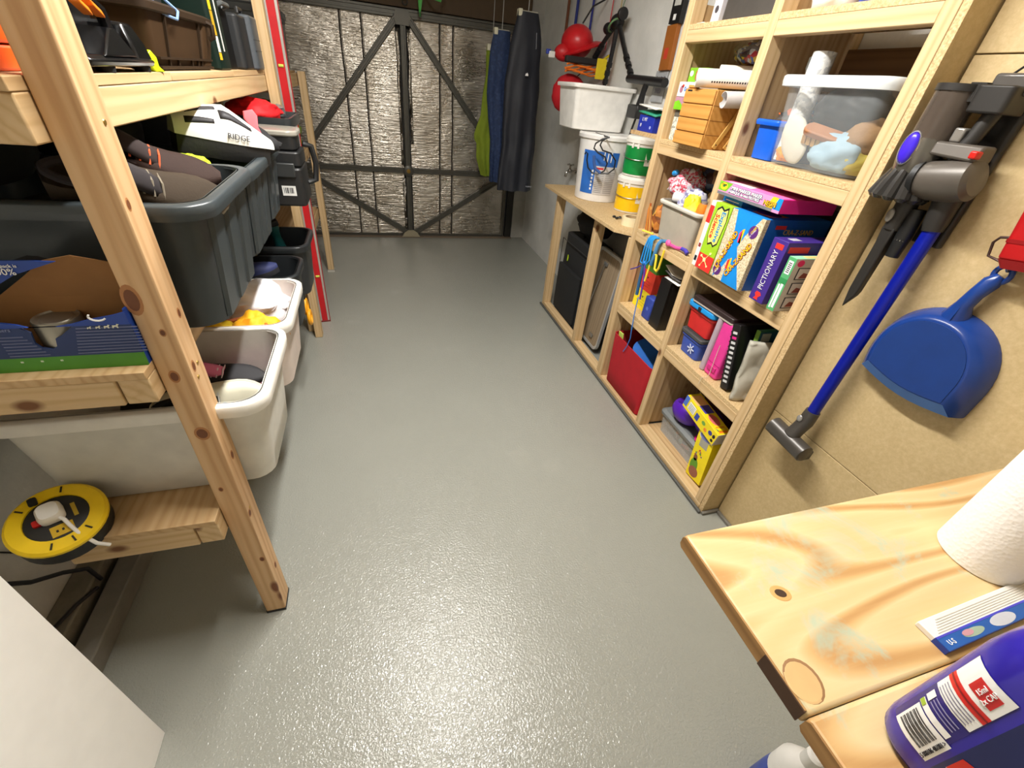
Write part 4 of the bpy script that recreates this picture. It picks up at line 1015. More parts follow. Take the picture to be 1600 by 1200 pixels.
# ---------------------------------------------------------------- near bay, fourth deck: clear tub
tub('clear_tub', 'large clear plastic tub of brushes and cloths on the upper right deck', 'storage tub', (1.505, 1.242, Z3), (.37, .405, .255), M((214, 220, 222), .18, alpha=.10, var=.02), .018, .88, rimmat=M((226, 230, 230), .3, alpha=.72), rimh=.03, r=.03, wall=.003)
tub('blue_tub', 'bright blue plastic tub beside the clear tub', 'storage tub', (1.54, 1.488, Z3), (.32, .132, .128), M((20, 92, 206), .35), .012, .93, r=.015, rimh=.018)
tag(obj('twine_bundle', G().ball((0, 0, .03), (.07, .045, .035), 20, 12, .5, 4, 3, zmin=0), speck_mat('dark_orange_cloth', [(30, 28, 28), (40, 34, 30), (180, 84, 30), (60, 50, 44)], 40), loc=(1.50, 1.485, Z3 + .10), angle=60), 'dark and orange bundle lying on the blue tub', 'bundle')
t = thing('rolled_magazine', 'rolled white printed sheet standing in the clear tub', 'paper roll', (1.418, 1.392, Z3 + .012), rot=(rad(-2), rad(2), 0))
obj('sheet', G().lathe([(.030, 0), (.034, .31), (.0325, .31), (.0285, .0)], 22, cap0=False, cap1=False), speck_mat('print_paper', [(226, 226, 222), (214, 214, 212), (234, 234, 230), (196, 198, 200)], 120, .6, .05), t)
t = thing('dish_brush', 'light blue brush handle poking out of the clear tub', 'brush', (1.49, 1.415, Z3 + .16), rot=(rad(-24), rad(-6), 0))
obj('handle_shaft', G().loft([rrect(.022, .022, .008, 3, z=0), rrect(.026, .028, .01, 3, z=.07), rrect(.022, .034, .01, 3, z=.145), rrect(.012, .018, .006, 3, z=.175)]), M((96, 168, 220), .4), t)
obj('handle_edge', G().loft([rrect(.014, .012, .005, 3, 0, .018, z=.0), rrect(.014, .012, .005, 3, 0, .024, z=.15), rrect(.010, .010, .004, 3, 0, .012, z=.177)]), M((214, 226, 230), .4), t)
obj('hang_hole', G().lathe([(.006, 0), (.006, .003)], 14, T=Matrix.Translation((-.014, 0, .145)) @ Matrix.Rotation(-PI / 2, 4, 'Y')), M((220, 232, 236), .4), t)
cloth_pile('black_bag', 'black bag pressed inside the clear tub', 'bag', (1.465, 1.24, Z3 + .115), (.085, .12, .07), M((14, 15, 16), .4, spec=.3), 51, .3)
t = thing('scrub_brush', 'wooden scrubbing brush with tan bristles inside the clear tub', 'brush', (1.405, 1.245, Z3 + .075), rot=(rad(35), rad(10), rad(-70)))
obj('brush_back', rbox_g(-.07, .07, -.022, .022, .03, .05, .02), M((160, 108, 70), .6), t, bevel=.004)
for k in range(8): obj('bristle_tuft', G().box(-.062 + k * .016, -.050 + k * .016, -.018, .018, 0, .03), M((214, 170, 110), .8), t)
tag(obj('scrubbing_mitt', G().ball((0, 0, .05), (.06, .065, .055), 24, 16, .25, 8, 2, zmin=0), M((146, 112, 74), .95, bmp=1.0, bscale=90), loc=(1.45, 1.135, Z3 + .06), angle=80), 'fuzzy brown sponge in the clear tub', 'sponge')
tag(obj('pale_slipper', G().ball((0, 0, .07), (.016, .045, .075), 20, 14, .08, 3, 1), M((206, 200, 184), .7), loc=(1.385, 1.305, Z3 + .02), rot=(rad(-28), 0, rad(10)), angle=70), 'pale oval brush pad against the side of the clear tub', 'pad')
cloth_pile('blue_rag', 'pale blue rag bunched at the bottom of the clear tub', 'rag', (1.42, 1.19, Z3 + .012), (.055, .09, .06), M((150, 176, 190), .7), 53, .4)
cloth_pile('orange_cutter', 'small orange rubber cutter shape at the bottom of the clear tub', 'cutter', (1.40, 1.365, Z3 + .012), (.022, .035, .03), M((240, 150, 50), .5), 54, .9, 2.0)
cloth_pile('yellow_rag', 'olive yellow cloth under the brown sponge in the clear tub', 'rag', (1.44, 1.14, Z3 + .012), (.05, .06, .04), M((176, 160, 60), .7), 55, .4)
cloth_pile('red_rag', 'faded red cloth behind the blue tub side of the clear tub', 'rag', (1.56, 1.35, Z3 + .03), (.06, .04, .08), M((186, 66, 70), .7), 56, .4)

# top deck, near bay
cloth_pile('plastic_bag', 'white plastic bag on the top right deck', 'bag', (1.46, 1.44, Z4), (.09, .11, .10), M((236, 234, 236), .35), 61, .5)
t = thing('white_box', 'white lidded box at the near end of the top right deck', 'box', (1.49, 1.15, Z4))
obj('box_body', rbox_g(-.11, .11, -.10, .10, 0, .07, .02), WHITEP, t, bevel=.004)
obj('lid', rbox_g(-.115, .115, -.105, .105, .0705, .09, .02), M((214, 222, 214), .4), t, bevel=.004)
cloth_pile('blue_bag', 'blue plastic bag between the white bag and white box on the top deck', 'bag', (1.42, 1.296, Z4), (.05, .035, .08), M((70, 90, 190), .4), 62, .5)
# top deck, far bay
carton('tube_carton', 'narrow white printed carton on the top deck of the far bay', 'carton', (1.375, 1.985, Z4), RZ, (.05, .05, .24), M((222, 218, 220), .5), [('front', rect(.1, .30, .9, .34), INK), ('front', disc(.5, .18, .22, .05), M((70, 66, 70), .5)), ('front', rect(.2, .5, .5, .9), M((130, 126, 130), .5))])
t = thing('slate_block', 'dark grey wrapped block on the top deck of the far bay', 'parcel', (1.48, 1.765, Z4))
obj('wrapped_body', G().loft([[(x * (1 + .05 * noise.noise(Vector((x * 30, y * 30, z * 9)))), y * (1 + .05 * noise.noise(Vector((y * 30, x * 20, z * 8)))), z) for x, y, z in rrect(.22, .30, .02, 5, z=zz)] for zz in (0, .05, .10, .15, .19)]), M((74, 70, 66), .35, bmp=.6, bscale=30), t)
obj('wrap_fold', G().tube([(-.115, .12, .10), (-.118, .0, .13), (-.115, -.13, .11)], .004, 6), M((110, 106, 100), .3), t)
tag(obj('paper_scrap', G().grid(3, 2, lambda u, v: (u * .03, v * .05, .004 + .006 * noise.noise(Vector((u * 3, v * 3, 1))))), WHITEP, loc=(1.355, 1.995, Z4)), 'scrap of white paper at the far end of the top deck', 'paper')
bpy.data.objects['paper_scrap'].modifiers.new('t', 'SOLIDIFY').thickness = .0015

# ---------------------------------------------------------------- far bay, fourth deck: wooden drawers, rolls, games
HON = pine(0, 'honey', ((178, 122, 52), (196, 140, 66), (206, 154, 82)), False)
t = thing('mini_drawers', 'honey coloured wooden chest of small drawers on the far bay deck', 'drawers', (1.303, 1.915, Z3), RZ)
cw, cdp, ch = .202, .165, .203
obj('chest_body', G().box(0, cw, .004, cdp, 0, ch), HON, t, bevel=.002)
for k in range(4):
    z0 = .003 + k * (ch - .004) / 4
    dr = obj('drawer', G().box(.002, cw - .002, -.004, .004, z0, z0 + (ch - .004) / 4 - .0035), HON, t, bevel=.0015)
obj('finger_notch', G().box(.02, .05, -.0045, -.0038, ch - .012, ch - .006), INK, t)
obj('top_lip', G().box(.01, .06, .0, .02, ch + .0002, ch + .010), HON, t, bevel=.002)
for k in range(3): obj('side_line', G().box(cw, cw + .0006, .005, cdp - .002, .003 + (k + 1) * (ch - .004) / 4 - .0035, .003 + (k + 1) * (ch - .004) / 4 - .0015), M((140, 92, 40), .6), t)
for nm, lab, y0, off in (('wooden_ruler', 'left of two wooden strips leaning on the drawer chest side', .03, 0), ('wooden_ruler', 'right of two wooden strips leaning on the drawer chest side', .085, 0)):
    t2 = thing(nm, lab, 'wooden strip', (1.318 + y0, 1.709, Z3 + .001), rot=(rad(0), rad(28), 0), group='wooden strips by the drawer chest')
    obj('strip', G().box(0, .018, -.006, 0, 0.01, .17), M((206, 160, 84), .5), t2, bevel=.001)
    obj('hole', G().lathe([(.003, 0), (.003, .0006)], 10, T=Matrix.Translation((.009, -.0060, .025)) @ Matrix.Rotation(PI / 2, 4, 'X')), INK, t2)
# paper rolls
def roll(name, label, a, b, r, mat, core, group='paper rolls above the drawer chest', dots=False, open_=False):
    a, b = Vector(a), Vector(b); ln = (b - a).length
    t = thing(name, label, 'paper roll', a, group=group)
    t.rotation_mode = 'QUATERNION'; t.rotation_quaternion = (b - a).to_track_quat('Z', 'Y')
    if open_:
        obj('sheet', G().lathe([(r - .002, 0), (r, 0), (r, ln), (r - .002, ln), (r - .002, 0)], 26, cap0=False, cap1=False), mat, t)
    else:
        obj('sheet', G().lathe([(core, .004), (r - .002, 0), (r, .002), (r, ln), (core, ln)], 26), mat, t)
        obj('core_tube', G().lathe([(core * .72, -.002), (core * .95, -.002), (core * .95, .005), (core * .72, .004)], 20, cap0=False), M((196, 188, 172), .7), t)
    return t
r1 = roll('paper_roll', 'large white paper roll with a dotted line above the drawer chest', (1.285, 1.842, 1.642), (1.64, 1.63, 1.660), .032, WHITEP, .012)
for k in range(22): obj('dot_print', G().box(-.003, .003, -.0026, .0026, 0, .001, T=Matrix.Rotation(rad(112), 4, 'Z') @ Matrix.Translation((0, .0316, .06 + k * .0095)) @ Matrix.Rotation(-PI / 2, 4, 'X')), INK, r1)
roll('paper_roll', 'upper cream paper roll behind the dotted roll', (1.40, 1.865, 1.672), (1.64, 1.665, 1.680), .024, M((236, 226, 210), .6), .009)
roll('paper_roll', 'open grey paper roll lying against the drawer chest', (1.325, 1.690, 1.578), (1.62, 1.630, 1.600), .028, M((206, 202, 200), .5), .02, open_=True)
d = (.145, .10, .055)
t = carton('card_game_box', 'white card game box with blue letters at the far end of the deck', 'game box', (1.36, 2.062, Z3 + .171), RZ, d, WHITEP, [('front', disc(.18, .5, .08, .25), M((170, 110, 130), .5)), ('front', disc(.24, .72, .05, .12), REDP)])
ftext(t, d, 'front', 'Gate Charts', .64, .52, .022, M((40, 130, 220), .5), 0, .85, .0014, .0004)
d = (.145, .10, .048)
carton('card_game_box', 'green and mauve card game box below the white one', 'game box', (1.36, 2.062, Z3 + .122), RZ, d, M((176, 130, 150), .5), [('front', [(0, 0), (1, 0), (1, .4), (.7, .5), (.45, .3), (.2, .75), (0, .6)], M((120, 196, 30), .5)), ('front', disc(.85, .35, .09, .22), WHITEINK)])
d = (.075, .09, .120)
t = carton('radio', 'pale speckled radio standing below the card games', 'radio', (1.372, 2.056, Z3), RZ, d, speck_mat('radio_grille', [(214, 214, 200), (196, 198, 186), (226, 226, 214), (150, 150, 140)], 150, .5, .4), [('front', rect(0, .78, 1, 1), M((96, 92, 82), .6)), ('front', disc(.72, .66, .26, .13), WHITEINK), ('front', rect(.55, .58, .92, .74), INK, 'lens', .0012)])
obj('block_shelf', G().box(.0, .06, .0, .085, 0, .12), WOOD[2], t, loc=(.080, .0, 0))
t = thing('zip_bag', 'clear zip bag of small coloured bricks at the back above the rolls', 'bag', (1.515, 1.80, Z3 + .2995))
obj('brick_fill', G().ball((0, 0, .032), (.055, .12, .042), 26, 14, .35, 5, 4, zmin=0), speck_mat('brick_mix', [(60, 36, 44), (200, 170, 40), (170, 40, 50), (200, 200, 205), (70, 90, 150), (110, 60, 50)], 55, .4, .6), t, angle=60)
obj('bag_film', G().ball((0, 0, .045), (.06, .13, .05), 26, 14, .25, 4, 6, zmin=-.0), CLEARBAG, t, angle=60)
carton('green_box', 'small green and red box on top of the card games', 'box', (1.385, 2.045, Z3 + .2268), RZ, (.125, .08, .052), M((122, 180, 40), .5), [('front', rect(.40, .2, .9, .8), M((186, 70, 50), .5)), ('front', disc(.15, .6, .1, .2), WHITEINK)])
carton('brown_carton', 'plain brown carton filling the back of the far bay deck', 'carton', (1.485, 1.945, Z3), RZ, (.33, .19, .165), M((120, 92, 60), .75))
t = thing('second_bag', 'clear bag of mixed beads on the brown carton', 'bag', (1.60, 1.66, Z3 + .166)); t.name = 'bead_bag'
obj('bead_fill', G().ball((0, 0, .03), (.045, .045, .032), 20, 12, .35, 5, 5, zmin=0), speck_mat('bead_mix', [(150, 110, 50), (190, 150, 60), (90, 60, 50), (170, 120, 90)], 70, .4, .6), t, angle=60)

# ---------------------------------------------------------------- far bay, third deck: grey tub of craft bits
tub('craft_tub', 'grey beige plastic tub overflowing with craft bits', 'storage tub', (1.485, 1.800, Z2), (.285, .325, .178), M((176, 168, 152), .45), .012, .90, r=.02, rimh=.016, rimmat=M((210, 204, 190), .4))
def spool(name, label, loc, r, h, mat, rot=None, core=None):
    t = thing(name, label, 'spool', loc, rot=rot)
    obj('winding', G().lathe([(r * .92, .006), (r, h * .2), (r * .8, h * .9), (r * .7, h)], 22), mat, t)
    obj('spool_core', G().lathe([(r * .45, 0), (r * .45, h * 1.12), (r * .25, h * 1.12)], 16), core or WHITEP, t)
    return t
spool('thread_spool', 'orange thread cone at the near corner of the grey craft tub', (1.405, 1.700, Z2 + .125), .030, .085, M((240, 130, 20), .7), core=M((150, 140, 130), .3, alpha=.8))
bt_ = thing('bottle', 'white plastic bottle lying across the grey craft tub', 'bottle', (1.385, 1.905, Z2 + .196), rot=(0, rad(90), rad(-52)))
obj('bottle_body', G().lathe([(.022, 0), (.025, .006), (.025, .10), (.012, .125), (.010, .145)], 22), M((232, 230, 228), .35), bt_)
obj('nozzle', G().lathe([(.008, .145), (.004, .17)], 14), M((200, 200, 210), .4), bt_)
cloth_pile('craft_bag', 'bag of lilac and white trimmings in the grey craft tub', 'bag', (1.44, 1.82, Z2 + .10), (.06, .07, .085), speck_mat('lilac_mix', [(150, 150, 190), (200, 200, 210), (120, 120, 160), (226, 226, 230)], 60, .4), 71, .5)
cloth_pile('sweet_bag', 'yellow and pink paper bag at the front of the grey craft tub', 'bag', (1.395, 1.765, Z2 + .10), (.035, .045, .075), speck_mat('yellow_pink', [(220, 214, 40), (232, 224, 80), (236, 150, 170), (214, 200, 30)], 26, .5), 72, .5)
cloth_pile('ribbon_bag', 'clear bag of red and white ribbons piled on the grey craft tub', 'bag', (1.47, 1.93, Z2 + .185), (.09, .075, .07), speck_mat('ribbon_mix', [(214, 90, 110), (226, 220, 220), (226, 170, 184), (190, 60, 80), (196, 210, 216)], 140, .4, .7), 73, .6)
cloth_pile('scrap_bag', 'bag of dark fabric scraps at the back above the grey craft tub', 'bag', (1.58, 1.83, Z2 + .18), (.07, .14, .11), speck_mat('scrap_mix', [(46, 60, 90), (120, 96, 60), (60, 40, 40), (90, 110, 130), (150, 120, 90)], 34, .5, .8), 74, .6)
tag(obj('glue_cap', G().lathe([(.010, 0), (.012, .004), (.012, .022), (.006, .03)], 16), M((40, 150, 220), .4), loc=(1.40, 1.98, Z2 + .285), rot=(rad(60), rad(20), 0)), 'small blue and white cap on top of the ribbon bag', 'cap')
for nm, lab, y in (('tape_roll', 'left of two beige tape rolls behind the orange cone', 1.755), ('tape_roll', 'right of two beige tape rolls behind the orange cone', 1.675)):
    tag(obj(nm, G().lathe([(.022, -.024), (.036, -.024), (.036, .024), (.022, .024), (.022, -.024)], 26, cap0=False, cap1=False), M((196, 176, 128), .6), loc=(1.50, y, Z2 + .215), rot=(rad(90), rad(0), rad(0))), lab, 'tape', 'beige tape rolls')
cloth_pile('stick_bag', 'clear bag of orange and brown craft sticks beside the grey tub', 'bag', (1.425, 2.01, Z2), (.045, .045, .075), speck_mat('stick_mix', [(190, 120, 50), (150, 84, 40), (210, 160, 70), (120, 70, 40)], 30, .5, .6), 75, .4)
for k in range(5):
    tag(obj('craft_stick', G().box(-.004, .004, -.0015, .0015, 0, .16 - .012 * k), M([(214, 120, 40), (200, 150, 70), (180, 90, 40), (220, 170, 90), (170, 110, 60)][k], .6), loc=(1.372, 2.045 - .012 * k, Z2 + .001), rot=(rad(-14 - 3 * k), rad(2), 0)), ['brightest orange craft stick beside the grey tub', 'tan craft stick next to the orange one', 'rust coloured craft stick in the middle of the bundle', 'pale wooden craft stick near the grey tub', 'dark wooden craft stick closest to the grey tub'][k], 'craft stick', 'craft sticks by the grey tub')

# ---------------------------------------------------------------- far bay, second deck: coloured boxes and black file box
for k, (nm, col, lab) in enumerate((('drawer_box', (244, 224, 40), 'yellow card drawer box at the bottom of the coloured stack'), ('drawer_box', (232, 66, 48), 'red card drawer box in the middle of the coloured stack'), ('drawer_box', (76, 134, 46), 'green card drawer box on top of the coloured stack'))):
    d = (.148, .18, .112)
    t = carton(nm, lab, 'card box', (1.415, 2.052, Z1 + k * .1128), RZ, d, M(col, .55), [('front', [(.52, .72), (.62, .72), (.57, .60)], INK, 'notch'), ('front', rect(.25, .50, .75, .53), M(tuple(c * .85 for c in col), .6)), ('front', rect(.2, .36, .8, .39), M(tuple(c * .85 for c in col), .6)), ('front', rect(.3, .22, .7, .25), M(tuple(c * .85 for c in col), .6))], group='coloured card boxes')
d = (.075, .05, .125)
carton('blue_pouch', 'small blue pouch in front of the coloured boxes', 'pouch', (1.375, 1.885, Z1), RZ, d, M((48, 70, 160), .6), [('front', disc(.55, .5, .15, .08), M((90, 110, 190), .6))], bevel=.008)
d = (.085, .20, .262)
t = carton('file_box', 'tall black file box with a white label on its top', 'file box', (1.368, 1.790, Z1), RZ, d, M((20, 19, 20), .35), [('top', rect(.2, .08, .85, .26), WHITEINK, 'label'), ('top', rect(.35, .12, .7, .22), M((150, 150, 150), .5), 'label_print', .001), ('right', rect(.08, .05, .92, .95), M((30, 28, 28), .4), 'side_print')])
for k, (nm, lab) in enumerate((('paper_sheet', 'lowest loose paper lying on the black file box'), ('paper_sheet', 'middle loose paper lying on the black file box'), ('paper_sheet', 'topmost curled paper lying on the black file box'))):
    zz = Z1 + .2685 + k * .009
    o = tag(obj(nm, G().grid(6, 4, lambda u, v, k=k: (u * .15, v * .12, .004 * math.sin(u * 3 + k) + (.03 * max(0, v - .5) * k))), WHITEP if k != 1 else M((70, 66, 64), .6), loc=(1.375 + .01 * k, 1.66 + .012 * k, zz), rot=(0, 0, rad(4 * k))), lab, 'paper', 'papers on the file box')
    o.modifiers.new('t', 'SOLIDIFY').thickness = .003
carton('brown_book', 'brown hardback leaning behind the coloured boxes', 'book', (1.50, 1.885, Z1), RZ, (.035, .16, .30), M((128, 70, 36), .6), [('front', rect(.0, .8, 1, .83), M((190, 150, 70), .5))])
# ribbons and hooks hanging from the rail above
rb = thing('ribbon_loops', 'bundle of sky blue ribbon loops hanging from the rail', 'ribbon', (1.325, 1.90, Z2 - .004))
for k in range(4):
    y0 = .012 * (k - 1.5)
    pts = [(.03, y0, .008), (.004, y0, .008), (-.006, y0, -.004), (-.008, y0 * 1.6, -.05), (-.006, y0 * 2.0, -.10 - .01 * k), (-.002, y0 * .4, -.135)]
    obj('ribbon', G().tube(pts, .0045, 6), M((36, 150, 226), .5), rb)
obj('tied_knot', G().ball((-.004, 0, -.125), .012, 12, 8), M((30, 110, 190), .5), rb)
obj('ribbon_tail', G().tube([(-.004, .006, -.13), (-.002, .004, -.22), (0, .0, -.30)], .009, 8), M((44, 96, 140), .6), rb)
obj('ribbon_tail', G().tube([(-.004, -.006, -.13), (0, -.028, -.21), (0, -.04, -.31)], .005, 8), M((96, 60, 160), .6), rb)
obj('string_tail', G().tube([(-.004, .0, -.13), (0, .06, -.17), (.004, .125, -.205)], .003, 6), M((70, 60, 170), .6), rb)
tag(obj('blue_string', G().tube([(1.322, 1.875, Z2 - .31), (1.322, 1.868, Z1 + .03), (1.328, 1.862, Z1 - .07), (1.335, 1.86, Z1 - .13), (1.338, 1.875, Z1 - .19), (1.34, 1.90, Z1 - .24)], .0028, 6), M((60, 130, 220), .5)), 'thin blue string hanging from the ribbons over the red bin', 'string')
tag(obj('blue_strap', G().tube([(1.36, 1.83, Z2 + .004), (1.330, 1.83, Z2 + .006), (1.322, 1.832, Z2 - .01), (1.322, 1.838, Z2 - .06), (1.326, 1.85, Z2 - .12)], .010, 8), M((70, 130, 180), .6)), 'steel blue strap hooked over the rail beside the ribbons', 'strap')
tag(obj('yellow_hook', G().tube([(1.322, 1.858, Z2 - .21), (1.322, 1.850, Z2 - .10), (1.322, 1.838, Z2 - .062), (1.322, 1.822, Z2 - .060), (1.322, 1.814, Z2 - .085), (1.322, 1.806, Z2 - .125), (1.322, 1.786, Z2 - .13), (1.322, 1.775, Z2 - .11), (1.322, 1.772, Z2 - .02)], .0055, 8), M((250, 216, 60), .4)), 'yellow plastic hook strip hanging under the rail', 'hook')
tag(obj('yellow_stick', G().tube([(1.318, 1.992, Z2 + .0115), (1.35, 1.935, Z2 + .010)], .0045, 8), M((250, 220, 70), .4)), 'short yellow stick lying on the rail left of the ribbons', 'stick')
t = thing('pink_clip', 'pink ribbon clip on the rail edge below the grey craft tub', 'clip', (1.330, 1.77, Z2 + .0155))
obj('clip_disc', G().ball((0, 0, 0), (.010, .018, .015), 16, 10), M((238, 96, 160), .5), t)
obj('clip_ribbon', G().tube([(.005, -.01, -.004), (.012, -.05, -.006), (.015, -.09, .002)], .008, 8), M((226, 80, 150), .5), t)
obj('clip_ribbon', G().tube([(.015, -.09, .002), (.013, -.12, .004), (.012, -.14, -.004)], .009, 8), M((70, 60, 170), .5), t)

# ---------------------------------------------------------------- far bay, bottom: red fabric bin
RB = M((178, 20, 34), .85, bmp=.25, bscale=400)
tub('fabric_bin', 'red fabric storage bin on the floor of the far bay', 'fabric bin', (1.510, 1.836, Z0), (.335, .452, .335), RB, .004, .95, r=.03, wall=.006, lip=False)
tag(obj('blue_sledge', G().loft([[(x, y, z + .02 * math.cos(6 * x)) for x, y, z in rrect(.20, .27, .06, 5, z=zz)] for zz in (0, .012)]), M((40, 104, 190), .3, alpha=.9), loc=(1.475, 1.77, Z0 + .295), rot=(rad(32), rad(-22), rad(0))), 'translucent blue plastic tray poking out of the red bin', 'tray')
cloth_pile('toy_heap', 'heap of green and teal soft toys in the red bin', 'toy', (1.50, 1.84, Z0 + .02), (.10, .14, .155), speck_mat('toy_mix', [(60, 150, 190), (120, 190, 60), (40, 110, 150), (230, 200, 190), (70, 60, 60)], 22, .7), 81)
tag(obj('lime_card', G().box(-.003, .003, -.025, .025, 0, .11), M((206, 232, 110), .5), loc=(1.385, 2.01, Z0 + .235), rot=(rad(-6), rad(-4), 0), bevel=.001), 'lime card sticking up at the far corner of the red bin', 'card')

# ---------------------------------------------------------------- near bay, second deck
tub('snowflake_tub', 'blue plastic tub with a white snowflake at the bottom of the small stack', 'storage tub', (1.475, 1.462, Z1), (.20, .155, .098), M((54, 84, 178), .45), .006, .92, r=.02, rimh=.012)
t = bpy.data.objects['snowflake_tub']
for k in range(3):
    T_ = Matrix.Translation((-.0945, -.02, .045)) @ Matrix.Rotation(rad(60 * k), 4, 'X')
    obj('snowflake_arm', G().box(-.0012, 0, -.024, .024, -.003, .003, T=T_), M((206, 214, 236), .5), t)
t = thing('grey_lid', 'dark grey lid lying on the snowflake tub', 'lid', (1.475, 1.462, Z1 + .0985))
obj('lid_plate', rbox_g(-.105, .105, -.08, .08, 0, .018, .02), M((70, 72, 72), .5), t, bevel=.004)
obj('lid_ridge', rbox_g(-.09, .09, -.068, .068, .018, .022, .02), M((60, 62, 62), .5), t)
t = tub('red_tub', 'red plastic tub stacked over the snowflake tub', 'storage tub', (1.482, 1.462, Z1 + .1212), (.205, .178, .105), M((206, 40, 40), .45), .006, .93, r=.015, rimh=.015)
t = thing('blue_tray', 'sky blue shallow tray with a dark clip on the red tub', 'tray', (1.480, 1.462, Z1 + .2268))
obj('lid_plate', rbox_g(-.11, .11, -.092, .092, 0, .028, .02), M((30, 150, 226), .4), t, bevel=.006)
obj('dark_clip', G().box(-.113, -.108, -.008, .012, .0, .022), INK, t, bevel=.002)
t = thing('flat_case', 'flat dark case with a pale edge lying on top of the stack', 'case', (1.49, 1.40, Z1 + .2553), rot=(0, 0, rad(2)))
obj('case_body', rbox_g(-.12, .12, -.13, .13, 0, .030, .012), M((52, 40, 40), .35), t, bevel=.003)
obj('pale_edge', rbox_g(-.1215, .1215, -.1315, .1315, .004, .010, .012), M((216, 206, 196), .3, .4), t)
t = thing('pink_case', 'magenta pink plastic case standing upright with a grey back', 'case', (1.372, 1.350, Z1), RZ)
obj('grey_back', rbox_g(0, .030, .0, .20, 0, .262, .012), M((176, 160, 172), .4), t, bevel=.006)
obj('pink_front', rbox_g(.031, .112, .004, .196, 0, .262, .012), M((226, 60, 150), .35), t, bevel=.010)
obj('clasp', G().box(.05, .10, -.002, .006, .03, .055), M((206, 44, 130), .4), t, bevel=.003)
obj('hinge_line', G().box(.04, .108, .0026, .0046, .066, .068), M((170, 30, 110), .4), t)
t = thing('comb_binder', 'black comb bound pad with white slots leaning beside the pink case', 'binder', (1.368, 1.190, Z1 + .003), rot=(rad(0), rad(0), rad(RZ)))
t.rotation_euler = (0, rad(-14), rad(RZ))
obj('cover', rbox_g(0, .042, .0, .20, 0, .280, .004), M((24, 22, 24), .4), t, bevel=.002)
for k in range(11): obj('slot', G().box(.012, .034, -.0012, .0004, .030 + k * .021, .040 + k * .021), M((206, 206, 206), .4) if k != 9 else PINK, t)
for k in range(11): obj('comb_ring', G().tube([(.0, .002, .035 + k * .021), (-.004, .006, .035 + k * .021), (.0, .012, .035 + k * .021)], .003, 6), BLACKP, t)
t = carton('picture_book', 'green and teal hardback standing behind the newspaper', 'book', (1.42, 1.152, Z1), RZ, (.020, .22, .285), M((44, 110, 90), .5), [('right', rect(.02, .02, .98, .98), M((40, 90, 110), .45)), ('right', rect(.06, .84, .26, .96), M((200, 210, 200), .5), 'label', .0012), ('front', rect(0, .0, 1, 1), M((110, 150, 50), .5))], tilt=-6)
g = G()
def news(u, v):
    x = -.05 + .17 * u; z = .255 * v
    y = .012 * noise.noise(Vector((u * 3, v * 4, 2))) + .006 * noise.noise(Vector((u * 9, v * 9, 4)))
    return (x, y, z)
o = tag(obj('newspaper', G().grid(14, 18, news), M((182, 178, 164), .5, bmp=.5, bscale=30), loc=(1.405, 1.098, Z1 + .002), rot=(rad(-9), 0, rad(-24)), angle=70), 'crumpled grey newspaper leaning at the near end of the deck', 'newspaper')
o.modifiers.new('t', 'SOLIDIFY').thickness = .022
cloth_pile('navy_bag', 'navy blue bag at the back above the pink case', 'bag', (1.60, 1.16, Z1 + .0), (.07, .10, .17), M((28, 44, 130), .5), 91, .3)
tag(obj('pale_string', G().tube([(1.368, 1.275, Z1 + .16), (1.366, 1.27, Z1 + .09), (1.362, 1.262, Z1 + .02), (1.352, 1.262, Z1 + .004), (1.335, 1.268, Z1 + .003), (1.328, 1.266, Z1 - .03)], .0014, 6), M((206, 196, 170), .7)), 'thin pale string hanging in front of the pink case', 'string')

# ---------------------------------------------------------------- near bay, bottom
t = thing('lidded_box', 'clear plastic box with a grey lid on the floor of the near bay', 'storage box', (1.535, 1.365, Z0))
obj('box_walls', G().loft([rrect(.19, .30, .02, 4, z=0), rrect(.21, .325, .025, 4, z=.115), rrect(.205, .32, .025, 4, z=.115), rrect(.185, .295, .02, 4, z=.004)]), M((206, 210, 210), .2, alpha=.33, var=.02), t)
obj('lid', G().loft([rrect(.226, .342, .03, 4, z=.112), rrect(.23, .346, .03, 4, z=.118), rrect(.23, .346, .03, 4, z=.130), rrect(.20, .316, .03, 4, z=.142), rrect(.17, .286, .03, 4, z=.140)]), M((120, 124, 124), .45), t)
cloth_pile('toy_fill', 'mixed small toys inside the clear grey lidded box', 'toy', (1.535, 1.365, Z0 + .006), (.075, .125, .055), speck_mat('toy_mix2', [(60, 50, 60), (90, 130, 130), (200, 90, 60), (50, 80, 130), (110, 100, 110)], 30, .5), 92, .3)
t = thing('purple_toy', 'purple plastic toy castle piece lying on the grey lid', 'toy', (1.475, 1.40, Z0 + .143), rot=(0, 0, 0))
t.scale = (1.2, 1.2, 1.2)
PU = M((84, 30, 170), .3)
obj('toy_shell', G().ball((0, .0, .055), (.06, .075, .055), 24, 14, zmin=0), PU, t, angle=60)
obj('toy_shell', G().ball((.04, -.09, .06), (.055, .06, .06), 24, 14, zmin=0), PU, t, angle=60)
obj('toy_ring', G().tube([(-.03, .035 * math.cos(a), .06 + .04 * math.sin(a)) for a in [2 * PI * k / 18 for k in range(19)]], .012, 8, caps=False), M((66, 20, 140), .35), t)
tag(obj('magenta_piece', G().ball((0, 0, .012), (.04, .05, .013), 22, 10, .5, 5, 3, zmin=0), M((206, 20, 130), .4), loc=(1.47, 1.225, Z0 + .143), angle=60), 'flat magenta toy piece on the near end of the grey lid', 'toy')
d = (.105, .045, .325)
